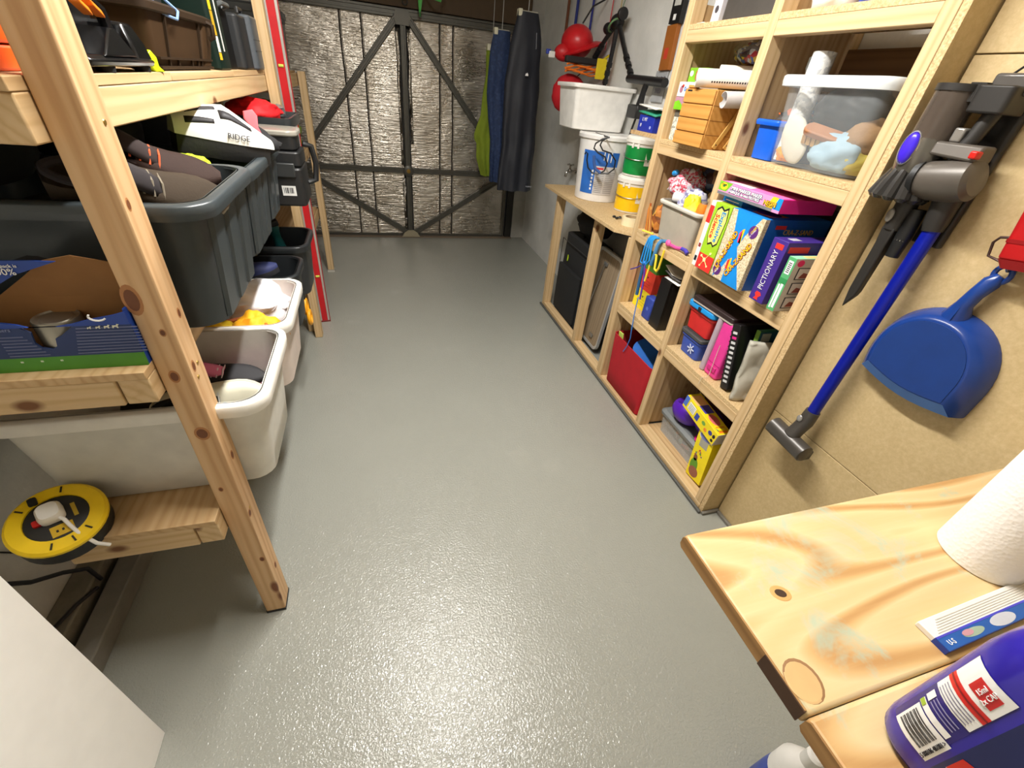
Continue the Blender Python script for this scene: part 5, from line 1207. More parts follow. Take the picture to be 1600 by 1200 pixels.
t = carton('dough_box', 'tall yellow modelling dough box leaning at the near upright', 'box', (1.388, 1.183, Z0 + .004), RZ, d, M((246, 222, 20), .45),
           [('front', disc(.55, .88, .40, .065), M((190, 40, 40), .5), 'logo_oval'), ('front', disc(.5, .76, .40, .07), WHITEINK, 'title_oval', .0005), ('front', disc(.5, .76, .36, .055), M((120, 130, 190), .5), 'title_oval', .0009), ('front', rect(.25, .58, .75, .72), M((170, 166, 150), .5), 'grey_patch'),
            ('front', disc(.33, .22, .24, .13), M((96, 150, 40), .5), 'child_shirt'), ('front', disc(.30, .36, .12, .055), M((130, 84, 60), .5), 'child_head'), ('front', disc(.42, .12, .30, .09), M((150, 90, 70), .5), 'child_hand', .001), ('front', rect(.0, .92, 1, 1), M((40, 120, 120), .5), 'teal_band')] +
           [('front', disc(.45 + .10 * math.cos(k * 1.9) * (1 + k % 3) * .8, .46 + .03 * math.sin(k * 2.3) * (1 + k % 2), .035, .012, 8), M([(60, 150, 60), (200, 60, 60), (60, 70, 170), (240, 150, 40)][k % 4], .5), 'dough_shape', .0012) for k in range(12)], tilt=-6)
ftext(t, d, 'front', 'Play-Doh', .55, .88, .018, WHITEINK, 0, .95, .0016)
d = (.255, .075, .07)
t = carton('craft_dough_box', 'yellow box with a white end lying on the dough box and lid', 'box', (1.375, 1.355, Z0 + .300), RZ, d, M((246, 222, 30), .45),
           [('right', rect(0, 0, 1, 1), M((240, 238, 232), .5), 'white_end'), ('front', rect(.0, .2, .10, 1), M((80, 120, 210), .5), 'blue_print'), ('front', rect(.14, .25, .34, .85), WHITEINK, 'text_patch'), ('front', rect(.38, .2, .48, .7), M((50, 70, 160), .5), 'blue_patch'), ('front', disc(.62, .6, .05, .14), M((120, 170, 70), .5)), ('front', disc(.72, .35, .04, .14), M((236, 140, 50), .5)), ('front', disc(.84, .55, .05, .16), M((60, 60, 140), .5)),
            ('top', rect(.05, .1, .3, .9), M((250, 190, 120), .5)), ('top', rect(.3, .2, .5, .9), M((80, 70, 170), .5)), ('top', disc(.66, .5, .14, .3), M((220, 110, 110), .5)), ('top', rect(.82, .2, .96, .8), M((240, 130, 30), .5)), ('front', disc(.94, .6, .035, .16, 6), INK), ('front', disc(.94, .25, .035, .12, 6), INK)])
for k in range(4): plate(t, d, 'front', rect(.16, .32 + k * .13, .32, .36 + k * .13), M((120, 120, 120), .5), 'text_line', .001)
t.rotation_euler = (0, rad(9), rad(RZ))
carton('maroon_box', 'dark maroon box at the back of the near bay floor', 'box', (1.655, 1.50, Z0), RZ, (.42, .025, .36), M((70, 16, 24), .6))

# ---------------------------------------------------------------- low frame: worktop things
ZW = 0.9386
t = thing('paint_bucket', 'large white bucket with a blue and grey label on the worktop', 'bucket', (1.53, 3.005, ZW))
BW = M((236, 234, 230), .35)
def br(z): return .150 + (.174 - .150) * z / .40
obj('bucket_body', G().lathe([(.146, 0), (.150, .004), (br(.38), .38), (br(.38) - .003, .38), (.146, .006)], 40, cap1=True), BW, t)
obj('lid', G().lathe([(.170, .375), (.184, .376), (.185, .395), (.178, .405), (.160, .402)], 40), BW, t)
def curved(parent, nm, a0, a1, z0, z1, mat, off=.0015, n=14):
    g = G().grid(n, 1, lambda u, v: ((br(z0 + (z1 - z0) * v) + off) * math.cos(rad(a0 + (a1 - a0) * u)), (br(z0 + (z1 - z0) * v) + off) * math.sin(rad(a0 + (a1 - a0) * u)), z0 + (z1 - z0) * v))
    return obj(nm, g, mat, parent, fix=False)
LBL = M((46, 108, 196), .45)
lb = curved(t, 'blue_label', 196, 282, .05, .31, LBL)
curved(lb, 'text_panel', 232, 282, .05, .225, M((208, 206, 206), .5), .0025)
curved(lb, 'red_print', 234, 250, .205, .216, M((214, 40, 44), .5), .0035)
for k in range(12): curved(lb, 'text_line', 234, 254, .062 + k * .0115, .066 + k * .0115, M((150, 150, 152), .5), .0035); curved(lb, 'text_line', 258, 280, .062 + k * .0115, .066 + k * .0115, M((150, 150, 152), .5), .0035)
for k in range(6): curved(lb, 'pictogram', 224, 228, .075 + k * .022, .089 + k * .022, WHITEINK, .0035, 3)
for a in (246, 254, 262): curved(lb, 'white_drip', a, a + 2.2, .262 - .01 * (a % 3), .31, WHITEINK, .0035, 3)
obj('bucket_handle', G().tube([(.19 * math.cos(rad(a)), .19 * math.sin(rad(a)), .33 - .10 * math.sin(rad((a - 290) * 180 / 100))) for a in range(290, 391, 10)], .003, 6), STEEL, t)

tub('storage_tub', 'white storage tub balanced on the large white bucket', 'storage tub', (1.497, 3.225, ZW + .4065), (.45, .36, .255), M((240, 238, 232), .4), .016, .88, r=.03, rimh=.022)
t = thing('utility_hooks', 'pair of black steel utility hooks hanging in front of the white bucket', 'hooks', (1.395, 2.79, ZW + .402))
uu = Vector((.86, -.51, 0))
def hk(off, sc, pts): return [tuple(uu * (x * sc + off) + Vector((0, 0, z * sc))) for x, z in pts]
P_ = [(.035, .0), (.0, -.012), (-.030, -.035), (-.034, -.058), (-.010, -.075), (.030, -.09), (.048, -.12), (.040, -.155), (.010, -.175), (-.022, -.172), (-.048, -.15), (-.060, -.115), (-.062, -.085), (-.070, -.078), (-.076, -.09)]
obj('hook', G().tube(hk(.0, 1.22, P_), .0048, 8), BLACKP, t)
P2 = [(.02, .0), (-.006, -.02), (-.012, -.04), (.006, -.062), (.05, -.07), (.080, -.10), (.082, -.14), (.055, -.165), (.015, -.168), (-.015, -.15), (-.028, -.12), (-.034, -.09)]
obj('hook', G().tube(hk(.008, 1.22, P2), .0048, 8), BLACKP, t)
obj('hook_sleeve', G().tube(hk(.008, 1.22, P2[-4:]), .009, 8), M((60, 90, 150), .5), t)
obj('hook_pin', G().tube([tuple(uu * .035), tuple(uu * .035 + Vector((.03, .25, .0)))], .004, 6), BLACKP, t)
for nm, lab, zz, r0, h, col in (('plastic_bucket', 'yellow bucket with a wire handle on the worktop', ZW, .094, .185, (250, 200, 16)), ('plastic_bucket', 'green bucket with a white lid stacked on the yellow bucket', ZW + .2135, .090, .19, (14, 140, 62))):
    t = thing(nm, lab, 'bucket', (1.612, 2.66, zz), group='small stacked buckets')
    wh = M((236, 232, 222), .4)
    obj('bucket_body', G().lathe([(r0 - .004, 0), (r0, .004), (r0 + .010, h)], 32), wh, t)
    obj('colour_sleeve', G().lathe([(r0 + .0025, .012), (r0 + .010, h * .86)], 32, cap0=False, cap1=False), M(col, .4), t)
    obj('lid', G().lathe([(r0 + .006, h - .008), (r0 + .017, h - .008), (r0 + .017, h + .012), (r0 + .006, h + .0265), (r0 - .01, h + .0265)], 32), wh, t)
    for a in (205, 225): obj('lid_tab', G().box(r0 + .011, r0 + .015, -.006, .006, h - .035, h, T=Matrix.Rotation(rad(a), 4, 'Z')), wh, t)
    if 'yellow' in lab:
        obj('wire_handle', G().tube([((r0 + .014) * math.cos(rad(a)), (r0 + .014) * math.sin(rad(a)), h * .60 - .02 * math.cos(rad((a - 225) * 1.0))) for a in range(135, 316, 12)], .0022, 6), STEEL, t)
        obj('white_tag', G().box(-.022, .022, 0, .002, h * .35, h * .75, T=Matrix.Rotation(rad(270), 4, 'Z') @ Matrix.Translation((r0 + .006, 0, 0)) @ Matrix.Rotation(PI / 2, 4, 'Z')), wh, t)
    else:
        obj('pale_patch', G().grid(6, 1, lambda u, v: ((r0 + .0095) * math.cos(rad(222 + 34 * u)), (r0 + .0095) * math.sin(rad(222 + 34 * u)), h * (.52 + .22 * v * u))), M((150, 190, 160), .4), t)
t = thing('masking_tape', 'roll of cream masking tape at the near end of the worktop', 'tape', (1.435, 2.305, ZW))
obj('tape_winding', G().lathe([(.040, 0), (.056, 0), (.056, .046), (.040, .046), (.040, 0)], 32, cap0=False, cap1=False), M((228, 214, 176), .6), t)
obj('core_tube', G().lathe([(.0375, .001), (.0398, .001), (.0398, .047), (.0375, .047), (.0375, .001)], 28, cap0=False, cap1=False), M((176, 150, 110), .7), t)
t = thing('cable_clips', 'small heap of black clips beside the masking tape', 'clips', (1.42, 2.45, ZW))
for k in range(5): obj('clip', G().ball((.02 * math.cos(k * 2.1), .02 * math.sin(k * 2.1), .007), (.012, .008, .007), 10, 6, zmin=0), BLACKP, t)
obj('clip_wire', G().tube([(0, 0, .01), (.03, -.03, .006), (.07, -.035, .004)], .002, 6), BLACKP, t)
t = thing('water_tap', 'chrome garden tap on the wall beside the white bucket', 'tap', (1.728, 3.86, .975))
CH = M((190, 188, 184), .15, 1.0)
obj('pipe_stub', G().tube([(0, 0, 0), (-.06, 0, 0), (-.085, 0, -.01), (-.09, 0, -.045)], .011, 12), CH, t)
obj('tap_body', G().ball((-.055, 0, .004), .020, 16, 10), CH, t)
obj('tap_stem', G().lathe([(.008, 0), (.008, .04)], 12, T=Matrix.Translation((-.055, 0, .01))), CH, t)
for a in range(4): obj('tap_spoke', G().tube([(-.055, 0, .05), (-.055 + .03 * math.cos(a * PI / 2), .03 * math.sin(a * PI / 2), .052)], [.005, .008], 8), CH, t)
obj('flange', G().lathe([(.024, 0), (.022, .006)], 18, T=Matrix.Rotation(-PI / 2, 4, 'Y')), CH, t)

# under the worktop
t = thing('suitcase', 'black fabric suitcase with a lime green logo under the worktop', 'suitcase', (1.525, 2.947, 0.0012), rz=0)
SC = M((24, 25, 26), .85, bmp=.3, bscale=300)
obj('case_body', G().loft([rrect(.22, .50, .05, 5, z=z) if 0 < z < .62 else rrect(.19, .47, .05, 5, z=z) for z in (0.002, .02, .62, .65)]), SC, t, angle=60)
obj('front_pocket', G().loft([rrect(.03, .40, .014, 4, -.118, 0, z=z) for z in (.05, .42)]), SC, t, angle=60)
obj('zip_line', G().tube([(-.112, -.23, .05), (-.112, -.235, .60), (-.112, .235, .60), (-.112, .23, .05)], .003, 6), M((50, 50, 50), .5), t)
obj('logo_tab', G().prism([(0, 0), (.014, .004), (.020, .03), (.012, .052), (.004, .05), (.002, .02)], .002, T=Matrix.Rotation(-PI / 2, 4, 'Z')), M((190, 220, 30), .5), t, loc=(-.114, .10, .46))
obj('grab_handle', G().tube([(-.02, -.06, .65), (-.02, -.05, .68), (-.02, .05, .68), (-.02, .06, .65)], .010, 8), SC, t)
cloth_pile('rucksack', 'black rucksack lying on top of the suitcase under the worktop', 'rucksack', (1.56, 2.98, .685), (.12, .18, .10), M((20, 20, 22), .85), 101, .25)
t = thing('folding_table', 'folded camping table with an aluminium edge leaning under the worktop', 'table', (1.425, 2.528, 0.037), RZ)
t.location = (1.425, 2.525, 0.037); t.rotation_euler = (rad(-5), 0, rad(RZ))
pts = rrect(.335, .665, .045, 6)
ring = lambda y, s=0: [(x * (1 - s), y, (z_ * (1 - s)) + .335) for x, z_, _ in pts]
obj('table_panel', G().loft([ring(.004, .02), ring(.018, .02)]), pine(2, 'table_laminate', ((120, 104, 82), (140, 122, 98), (152, 136, 112)), False), t, bevel=.001)
obj('edge_trim', G().loft([ring(0), ring(.022), ring(.022, .06), ring(0, .06), ring(0)], False, False), M((186, 188, 188), .3, .3), t)
obj('support_rod', G().tube([(-.02, -.010, .58), (-.10, -.012, .12)], .0055, 8), STEEL, t)
for x, z in ((-.02, .58), (-.10, .12), (.06, .08)): obj('bracket', G().box(x - .022, x + .022, -.010, .002, z - .012, z + .012), M((150, 152, 152), .35, .8), t, bevel=.002)
obj('corner_clip', rbox_g(-.13, -.09, -.014, .006, .03, .07, .006), BLACKP, t)
t = thing('camp_chair', 'folded dark navy camping chair behind the table under the worktop', 'chair', (1.565, 2.32, 0.037))
obj('seat_cloth', G().loft([rrect(.10, .16, .03, 4, z=z) for z in (.06, .40, .78)]), M((26, 28, 48), .8), t)
for x, y in ((-.05, -.09), (.05, -.09), (-.05, .09), (.05, .09)): obj('frame_tube', G().tube([(x, y, 0), (x * .8, y * 1.0, .82)], .009, 8), M((40, 40, 60), .4, .5), t)

# ---------------------------------------------------------------- right wall: hanging things
t = thing('tripod', 'black folded tripod hanging on the white wall above the storage tub', 'tripod', (1.665, 3.43, 1.96))
TR = M((22, 22, 24), .4)
obj('head_hub', G().ball((0, 0, 0), (.045, .055, .045), 18, 12), TR, t)
obj('knob', G().lathe([(.03, 0), (.034, .01), (.034, .03), (.02, .036)], 18, T=Matrix.Translation((-.03, -.10, .03)) @ Matrix.Rotation(PI / 2, 4, 'X')), TR, t)
obj('knob', G().ball((-.01, .10, -.03), (.035, .045, .035), 16, 10), TR, t)
obj('green_band', G().tube([(-.02 + .05 * math.cos(a), .085 * math.cos(a + .8) * .8, -.02 + .03 * math.sin(a)) for a in [2 * PI * k / 20 for k in range(21)]], .006, 6, caps=False), M((110, 150, 100), .5), t)
for p1, p2, p3 in (((0, .05, -.03), (-.01, .15, -.11), (-.02, .24, -.20)), ((0, -.01, -.04), (0, -.0, -.20), (0, .03, -.36)), ((0, -.05, -.03), (0, -.20, -.17), (0, -.35, -.30))):
    lg = obj('leg', G().tube([p1, p2, p3], [.016, .015, .013], 10), TR, t)
    for k in range(3):
        q = Vector(p2).lerp(Vector(p3), .2 + .3 * k); d_ = (Vector(p3) - Vector(p2)).normalized()
        obj('leg_clamp', G().tube([q - d_ * .014, q + d_ * .014], .020, 10), TR, lg)
obj('hang_cord', G().tube([(.01, .0, .03), (.03, .0, .12), (.055, 0, .26)], .003, 6), M((96, 130, 90), .6), t)
t = thing('bike_stand_arm', 'black tubular T shaped arm fixed to the wall below the tripod', 'bracket', (1.728, 2.86, 1.645))
obj('cross_tube', G().tube([(-.07, .24, .01), (-.07, -.20, -.005)], .024, 12), TR, t)
obj('drop_tube', G().tube([(-.07, -.0, 0), (-.07, .02, -.06), (-.07, .03, -.125)], [.018, .017, .024], 12), TR, t)
obj('clamp_head', G().box(-.10, -.02, .0, .13, -.20, -.125), TR, t, bevel=.008)
obj('tail_rod', G().tube([(-.06, .06, -.20), (-.06, .08, -.26), (-.06, .09, -.30)], .007, 8), TR, t)
obj('wall_stub', G().tube([(0, .0, 0), (-.07, .0, 0)], .012, 10), TR, t)
t = thing('red_helmet', 'red climbing helmet with a peak hanging on the far right wall', 'helmet', (1.53, 3.75, 1.76))
RDH = M((196, 26, 34), .35)
obj('shell', G().ball((-.005, 0, .09), (.115, .13, .105), 24, 16), RDH, t)
obj('brim', G().loft([[(x, y, z + .35 * x) for x, y, z in rrect(a_, b_, .09, 6, .03, 0, z=c_)] for a_, b_, c_ in ((.20, .24, .065), (.30, .29, .045), (.29, .28, .035), (.18, .2, .05))]), RDH, t)
obj('peak', G().ball((-.095, .0, .02), (.075, .06, .055), 18, 10), M((186, 24, 32), .45), t)
obj('strap_tag', G().box(-.215, -.165, -.01, .01, -.02, .02), M((220, 220, 216), .5), t, bevel=.006)
obj('blue_tag', G().box(-.235, -.20, -.008, .012, .0, .03), M((40, 60, 150), .5), t, bevel=.006)
obj('hang_strap', G().tube([(.02, 0, .20), (.08, 0, .30), (.19, 0, .36)], .006, 6), BLACKP, t)
t = thing('rope_hank', 'coil of orange rope hanging below the red helmet', 'rope', (1.56, 3.615, 1.69))
for k in range(7):
    obj('rope_strand', G().tube([(-.15 + .30 * i / 10, .02 * math.sin(i + k), -.022 + .008 * k + .012 * math.sin(i * .7 + k * 1.3)) for i in range(11)], .006, 6), M((236, 120, 30), .7), t)
obj('dark_strap', G().box(-.16, .15, -.025, .025, .03, .07), M((30, 26, 26), .7), t, bevel=.008)
obj('wall_loop', G().tube([(.10, 0, .03), (.166, 0, .10)], .005, 6), BLACKP, t)
t = thing('yellow_strap', 'yellow nylon strap bunched over the orange rope', 'strap', (1.645, 3.52, 1.64))
for k in range(4): obj('strap_fold', G().box(-.045 + .006 * k, .03 - .004 * k, -.02 + .008 * k, -.013 + .008 * k, 0, .12 - .012 * (k % 2)), M((226, 200, 30), .6), t, bevel=.002)
obj('strap_end', G().tube([(0, 0, .11), (.05, .02, .14), (.083, .02, .16)], .008, 6), M((206, 180, 30), .6), t)
t = thing('stuff_sack', 'red fabric drawstring sack hanging behind the white tub', 'sack', (1.505, 3.72, 1.41))
obj('sack_body', G().ball((0, 0, .12), (.135, .09, .13), 24, 16, .12, 2.5, 3), M((186, 16, 30), .75), t, angle=70)
obj('drawstring', G().tube([(.05, 0, .24), (.12, 0, .30), (.222, 0, .34)], .004, 6), BLACKP, t)
for nm, lab, y, x, col, r in (('hanging_strap', 'navy webbing strap hanging at the top of the far right wall', 4.25, 1.70, (30, 44, 120), .012), ('hanging_strap', 'brown webbing strap hanging at the top of the far right wall', 4.45, 1.70, (110, 60, 30), .012), ('hanging_strap', 'dark blue strap just left of the tripod', 3.95, 1.705, (36, 44, 130), .009), ('red_lanyard', 'thin red cord hanging above the tripod', 3.62, 1.71, (190, 60, 70), .004), ('yellow_lanyard', 'thin yellow cord hanging above the tripod', 3.50, 1.715, (190, 170, 90), .003)):
    tag(obj(nm, G().tube([(x, y, ZC - .004), (x - .005, y + .01, 2.2), (x, y + .02, 2.0 if r > .006 else 1.92), (x - .005, y + .01, 1.90 if r > .006 else 1.82)], r, 8), M(col, .7)), lab, 'strap' if r > .006 else 'lanyard')
carton('hand_saw_sleeve', 'brown orange saw sleeve hanging beside the right shelving', 'sleeve', (1.700, 2.835, 1.70), RZ, (.10, .025, .21), M((158, 92, 30), .6), [('front', rect(.25, .25, .65, .5), M((196, 60, 40), .6))], tilt=-3)
t = carton('meter_case', 'black meter case with a pale display above the orange sleeve', 'meter', (1.695, 2.835, 1.915), RZ, (.105, .03, .26), M((26, 25, 26), .4), [('front', rect(.2, .30, .8, .95), M((206, 206, 200), .4), 'display'), ('front', rect(.25, .70, .75, .80), M((60, 60, 60), .5), 'display_print', .0012), ('front', rect(.3, .5, .6, .58), M((60, 60, 60), .5), 'display_print', .0012), ('front', rect(.35, .06, .6, .16), WHITEINK, 'white_button')])
t = carton('clear_sign', "clear acrylic sign reading DAD'S on the wall beside the shelving", 'sign', (1.715, 2.875, 1.545), RZ, (.13, .004, .155), M((196, 198, 200), .25, alpha=.7))
ftext(t, (.13, .004, .155), 'front', "DAD'S", .5, .72, .045, M((50, 46, 60), .5), 0, .8, .001)
ftext(t, (.13, .004, .155), 'front', "SHED", .5, .36, .035, M((120, 116, 140), .5), 0, .8, .001)
d = (.15, .16, .072)
t = carton('blue_carton', 'royal blue carton with white letters on the small side shelf', 'carton', (1.385, 2.385, 1.4136), RZ, d, M((30, 48, 158), .5))
ftext(t, d, 'front', 'L VIT', .40, .74, .022, WHITEINK, 0, 1, .001); ftext(t, d, 'front', 'IF', .2, .36, .022, WHITEINK, 0, 1, .001); plate(t, d, 'front', disc(.82, .3, .05, .1), M((160, 170, 230), .5))
for k, (nm, lab, col) in enumerate((('folded_paper', 'green striped paper lying on the royal blue carton', (40, 140, 110)), ('folded_paper', 'white folded paper on top of the royal blue carton', (232, 230, 222)))):
    o = tag(obj(nm, G().grid(8, 3, lambda u, v, k=k: (u * .15, v * .17, .014 * k + .012 * math.sin(u * 2.4 + k) + .012 * v)), M(col, .6), loc=(1.378, 2.225 + .01 * k, 1.489 + .006 * k), angle=60), lab, 'paper', 'papers on the blue carton')
    o.modifiers.new('t', 'SOLIDIFY').thickness = .006

# ---------------------------------------------------------------- clothes hanging by the garage door
def garment(name, label, cat, cx, cy, z0, z1, prof, mat, seed, thick=.05, hooks=(0,), logo=None, folds=5):
    """prof: list of (v, left, right) with v from top (0) to hem (1)"""
    t = thing(name, label, cat, (cx, cy, z0))
    n = 30; rings = []
    K = 26
    for i in range(K + 1):
        v = i / K
        for a, b in zip(prof, prof[1:]):
            if a[0] <= v <= b[0] + 1e-6:
                f = (v - a[0]) / max(b[0] - a[0], 1e-6); l = a[1] + (b[1] - a[1]) * f; r = a[2] + (b[2] - a[2]) * f; break
        z = (z1 - z0) * (1 - v)
        ring = []
        for j in range(n):
            an = 2 * PI * j / n
            x = (l + r) / 2 + (r - l) / 2 * math.cos(an)
            y = thick * (.5 + .5 * v) * math.sin(an)
            y += .022 * v * math.sin(folds * (x - l) / max(r - l, .01) * 3.1 + seed + 2 * v) * (1 if math.sin(an) < 0 else .4)
            y += .018 * noise.noise(Vector((x * 9, z * 5, seed)))
            x += .008 * noise.noise(Vector((seed, z * 7, an)))
            ring.append((x, y, z))
        rings.append(ring)
    obj('fabric', G().loft(rings), mat, t, angle=70)
    wd = prof[0][2] - prof[0][1]
    hg = obj('hanger_bar', G().tube([(prof[0][1] + .01, 0, z1 - z0 + .004), (prof[0][2] - .01, 0, z1 - z0 + .004)], .005, 8), M((180, 176, 160), .4), t)
    xm = (prof[0][1] + prof[0][2]) / 2
    obj('hanger_hook', G().tube([(xm, 0, z1 - z0), (xm, 0, ZC - .001 - z0)], .003, 6), STEEL, hg)
    obj('hanger_clip', G().box(prof[0][1] + .0, prof[0][1] + .03, -.03, .03, z1 - z0 - .03, z1 - z0 + .015), M((220, 216, 190), .5), t, bevel=.004)
    return t
t = garment('waterproof_trousers', 'black navy waterproof trousers with a white logo hanging by the door', 'trousers', 1.27, 4.18, .74, 2.02, [(0, -.09, .08), (.10, -.12, .115), (.35, -.16, .145), (.7, -.15, .16), (1, -.165, .165)], M((30, 33, 42), .6, bmp=.2, bscale=40), 3, .06)
obj('white_logo', G().prism([(0, 0), (.026, 0), (.026, .010), (.018, .022), (.010, .014), (.006, .018)], .002), WHITEINK, t, loc=(-.01, -.075, .88))
text('TRESPASS', .014, M((200, 204, 214), .5), t, (.115, -.085, .05), (PI / 2, 0, 0))
obj('zip_line', G().tube([(.06, -.055, 1.16), (.065, -.065, 1.06)], .003, 6), M((120, 124, 130), .4), t)
t = garment('denim_jeans', 'faded blue jeans hanging behind the black trousers', 'jeans', 1.085, 4.34, .78, 1.90, [(0, -.05, .09), (.12, -.07, .10), (.4, -.085, .11), (.7, -.03, .12), (1, -.02, .12)], speck_mat('denim', [(34, 52, 88), (36, 54, 92), (33, 50, 84), (44, 62, 100)], 60, .8), 8, .05)
t = garment('green_jacket', 'olive green fleece jacket hanging behind the jeans', 'jacket', 1.02, 4.50, .80, 1.80, [(0, .0, .10), (.2, .0, .12), (.5, -.03, .14), (.68, -.09, .14), (.72, -.055, .14), (.84, -.055, .14), (1, -.0, .13)], M((120, 138, 30), .85, bmp=.4, bscale=120), 5, .05)
t = thing('bungee_cord', 'green bungee cord dangling under the ceiling before the door', 'cord', (0.50, 4.80, 2.02))
obj('cord_loop', G().tube([(0, 0, ZC - 2.021), (-.01, 0, .10), (0, 0, -.04), (.015, 0, .06), (.05, 0, .12), (.12, 0, .06), (.17, 0, .05), (.2, 0, .12), (.2, 0, ZC - 2.021)], .010, 8), M((90, 190, 90), .5), t)
obj('hook_end', G().tube([(0, 0, -.04), (0, 0, -.07)], .008, 8), M((60, 120, 60), .5), t)
t = thing('door_spring', 'dark steel ring hanging above the centre of the garage door', 'ring', (0.40, 5.08, 2.06))
obj('ring', G().tube([(.022 * math.cos(a), 0, .022 * math.sin(a)) for a in [2 * PI * k / 18 for k in range(19)]], .005, 6, caps=False), M((90, 90, 88), .4, .8), t)
obj('ring_cable', G().tube([(0, 0, .022), (0, .02, ZC - 2.061)], .003, 6), DARKMETAL, t)

# ---------------------------------------------------------------- vacuum cleaner on the boarding
GR = M((78, 74, 70), .33, .3); GRD = M((42, 40, 38), .42); GRL = M((92, 86, 79), .36, .2)
vx = 1.352
t = thing('cordless_vacuum', 'grey and purple cordless vacuum cleaner with a blue wand hung on the boarding', 'vacuum cleaner', (vx, 0.85, 0.58))
def V(y, z, x=0): return (x, y - .85, z - .58)
bn = obj('dust_bin', G().tube([V(.897, 1.645), V(.900, 1.535)], .046, 26), M((84, 74, 66), .15, alpha=.88), t)
obj('bin_ring', G().tube([V(.897, 1.648), V(.897, 1.634)], .049, 26), GRD, bn)
for k in range(5): obj('filter_fin', G().tube([V(.862 - .004 * k, 1.652, -.01), V(.862 - .004 * k, 1.615, -.01)], .012, 8), GRD, bn)
obj('bin_body', G().loft([[tuple(Vector(V(.903, z)) + Vector((r * math.cos(a) * 1.0, r * math.sin(a), 0))) for a in [2 * PI * k / 24 for k in range(24)]] for z, r in ((1.537, .048), (1.50, .050), (1.462, .044), (1.45, .036))]), M((122, 118, 110), .2, .7), t)
Tp = Matrix.Translation(V(.908, 1.512, -.047)) @ Matrix.Rotation(rad(8), 4, 'Z')
obj('release_button', G().ball((0, 0, 0), (.010, .017, .034), 20, 14, T=Tp), M((66, 40, 214), .25), t)
obj('button_rim', G().tube([tuple(Tp @ Vector((-.001, .019 * math.cos(a), .037 * math.sin(a)))) for a in [2 * PI * k / 24 for k in range(25)]], .0022, 6, caps=False), M((200, 200, 206), .2, .9), t)
for k in range(9):
    a = rad(95 + 32 * k)
    cx, cy = .040 * math.cos(a), .040 * math.sin(a)
    p0 = Vector(V(.903, 1.468)) + Vector((cx * .8, cy * .8, 0)); p1 = Vector(V(.903, 1.398)) + Vector((cx * 1.2, cy * 1.35, 0))
    obj('cyclone_cone', G().tube([p0, p0.lerp(p1, .6), p1, p1 + Vector((0, 0, -.006))], [.011, .017, .018, .010], 10), M((60, 58, 56), .22, .4), t)
obj('cyclone_core', G().tube([V(.893, 1.465), V(.893, 1.41)], [.04, .034], 20), GRD, t)
obj('motor_drum', G().tube([V(.868, 1.448), V(.80, 1.458), V(.760, 1.466), V(.752, 1.468)], [.044, .049, .046, .034], 24), GRL, t)
obj('drum_band', G().tube([V(.872, 1.447), V(.858, 1.449)], .050, 24), BLACKP, t)
obj('hand_grip', G().tube([V(.83, 1.50, -.005), V(.812, 1.545, 0), V(.808, 1.60, .01)], [.017, .016, .018], 12), GRD, t)
obj('trigger', G().box(-.018, .006, -.85 + .826, -.85 + .850, .955, .985), M((150, 146, 140), .3, .5), t, bevel=.004)
obj('shoulder', G().loft([[V(.868, 1.535, .03), V(.868, 1.535, -.03), V(.868, 1.505, -.035), V(.868, 1.505, .035)], [V(.765, 1.535, .025), V(.765, 1.535, -.02), V(.765, 1.500, -.03), V(.765, 1.500, .03)]]), GRL, t, bevel=.006)
obj('battery_block', rbox_g(-.03, .05, -.85 + .772, -.85 + .848, 1.595 - .58, 1.648 - .58, .012), GRD, t, bevel=.004)
obj('red_latch', rbox_g(-.040, -.018, -.85 + .762, -.85 + .778, 1.508 - .58, 1.524 - .58, .004), M((206, 30, 24), .3), t, bevel=.003)
# wand
obj('wand_collar', G().tube([V(.800, 1.43, .022), V(.795, 1.36, .025), V(.792, 1.34, .025)], [.030, .026, .022], 16), GRD, t)
obj('wand', G().tube([V(.792, 1.345, .025), V(.802, .715, .025)], .0185, 22), M((10, 30, 168), .28, .35), t)
nk = obj('wand_neck', G().tube([V(.802, .735, .025), V(.803, .69, .022), V(.806, .655, .010), V(.808, .625, -.002)], [.023, .025, .024, .026], 18), GR, t)
obj('neck_button', G().ball(V(.812, .700, -.004), (.005, .010, .013), 14, 8), M((170, 168, 166), .3, .5), nk)
hd = obj('floor_head', G().tube([V(.890, .612, .0), V(.886, .611, .0), V(.735, .600, .0), V(.731, .600, .0)], [.026, .032, .032, .026], 24), GR, t)
obj('head_sole', G().box(.0, .045, -.85 + .735, -.85 + .885, -.014, .026), GRD, hd, bevel=.006)
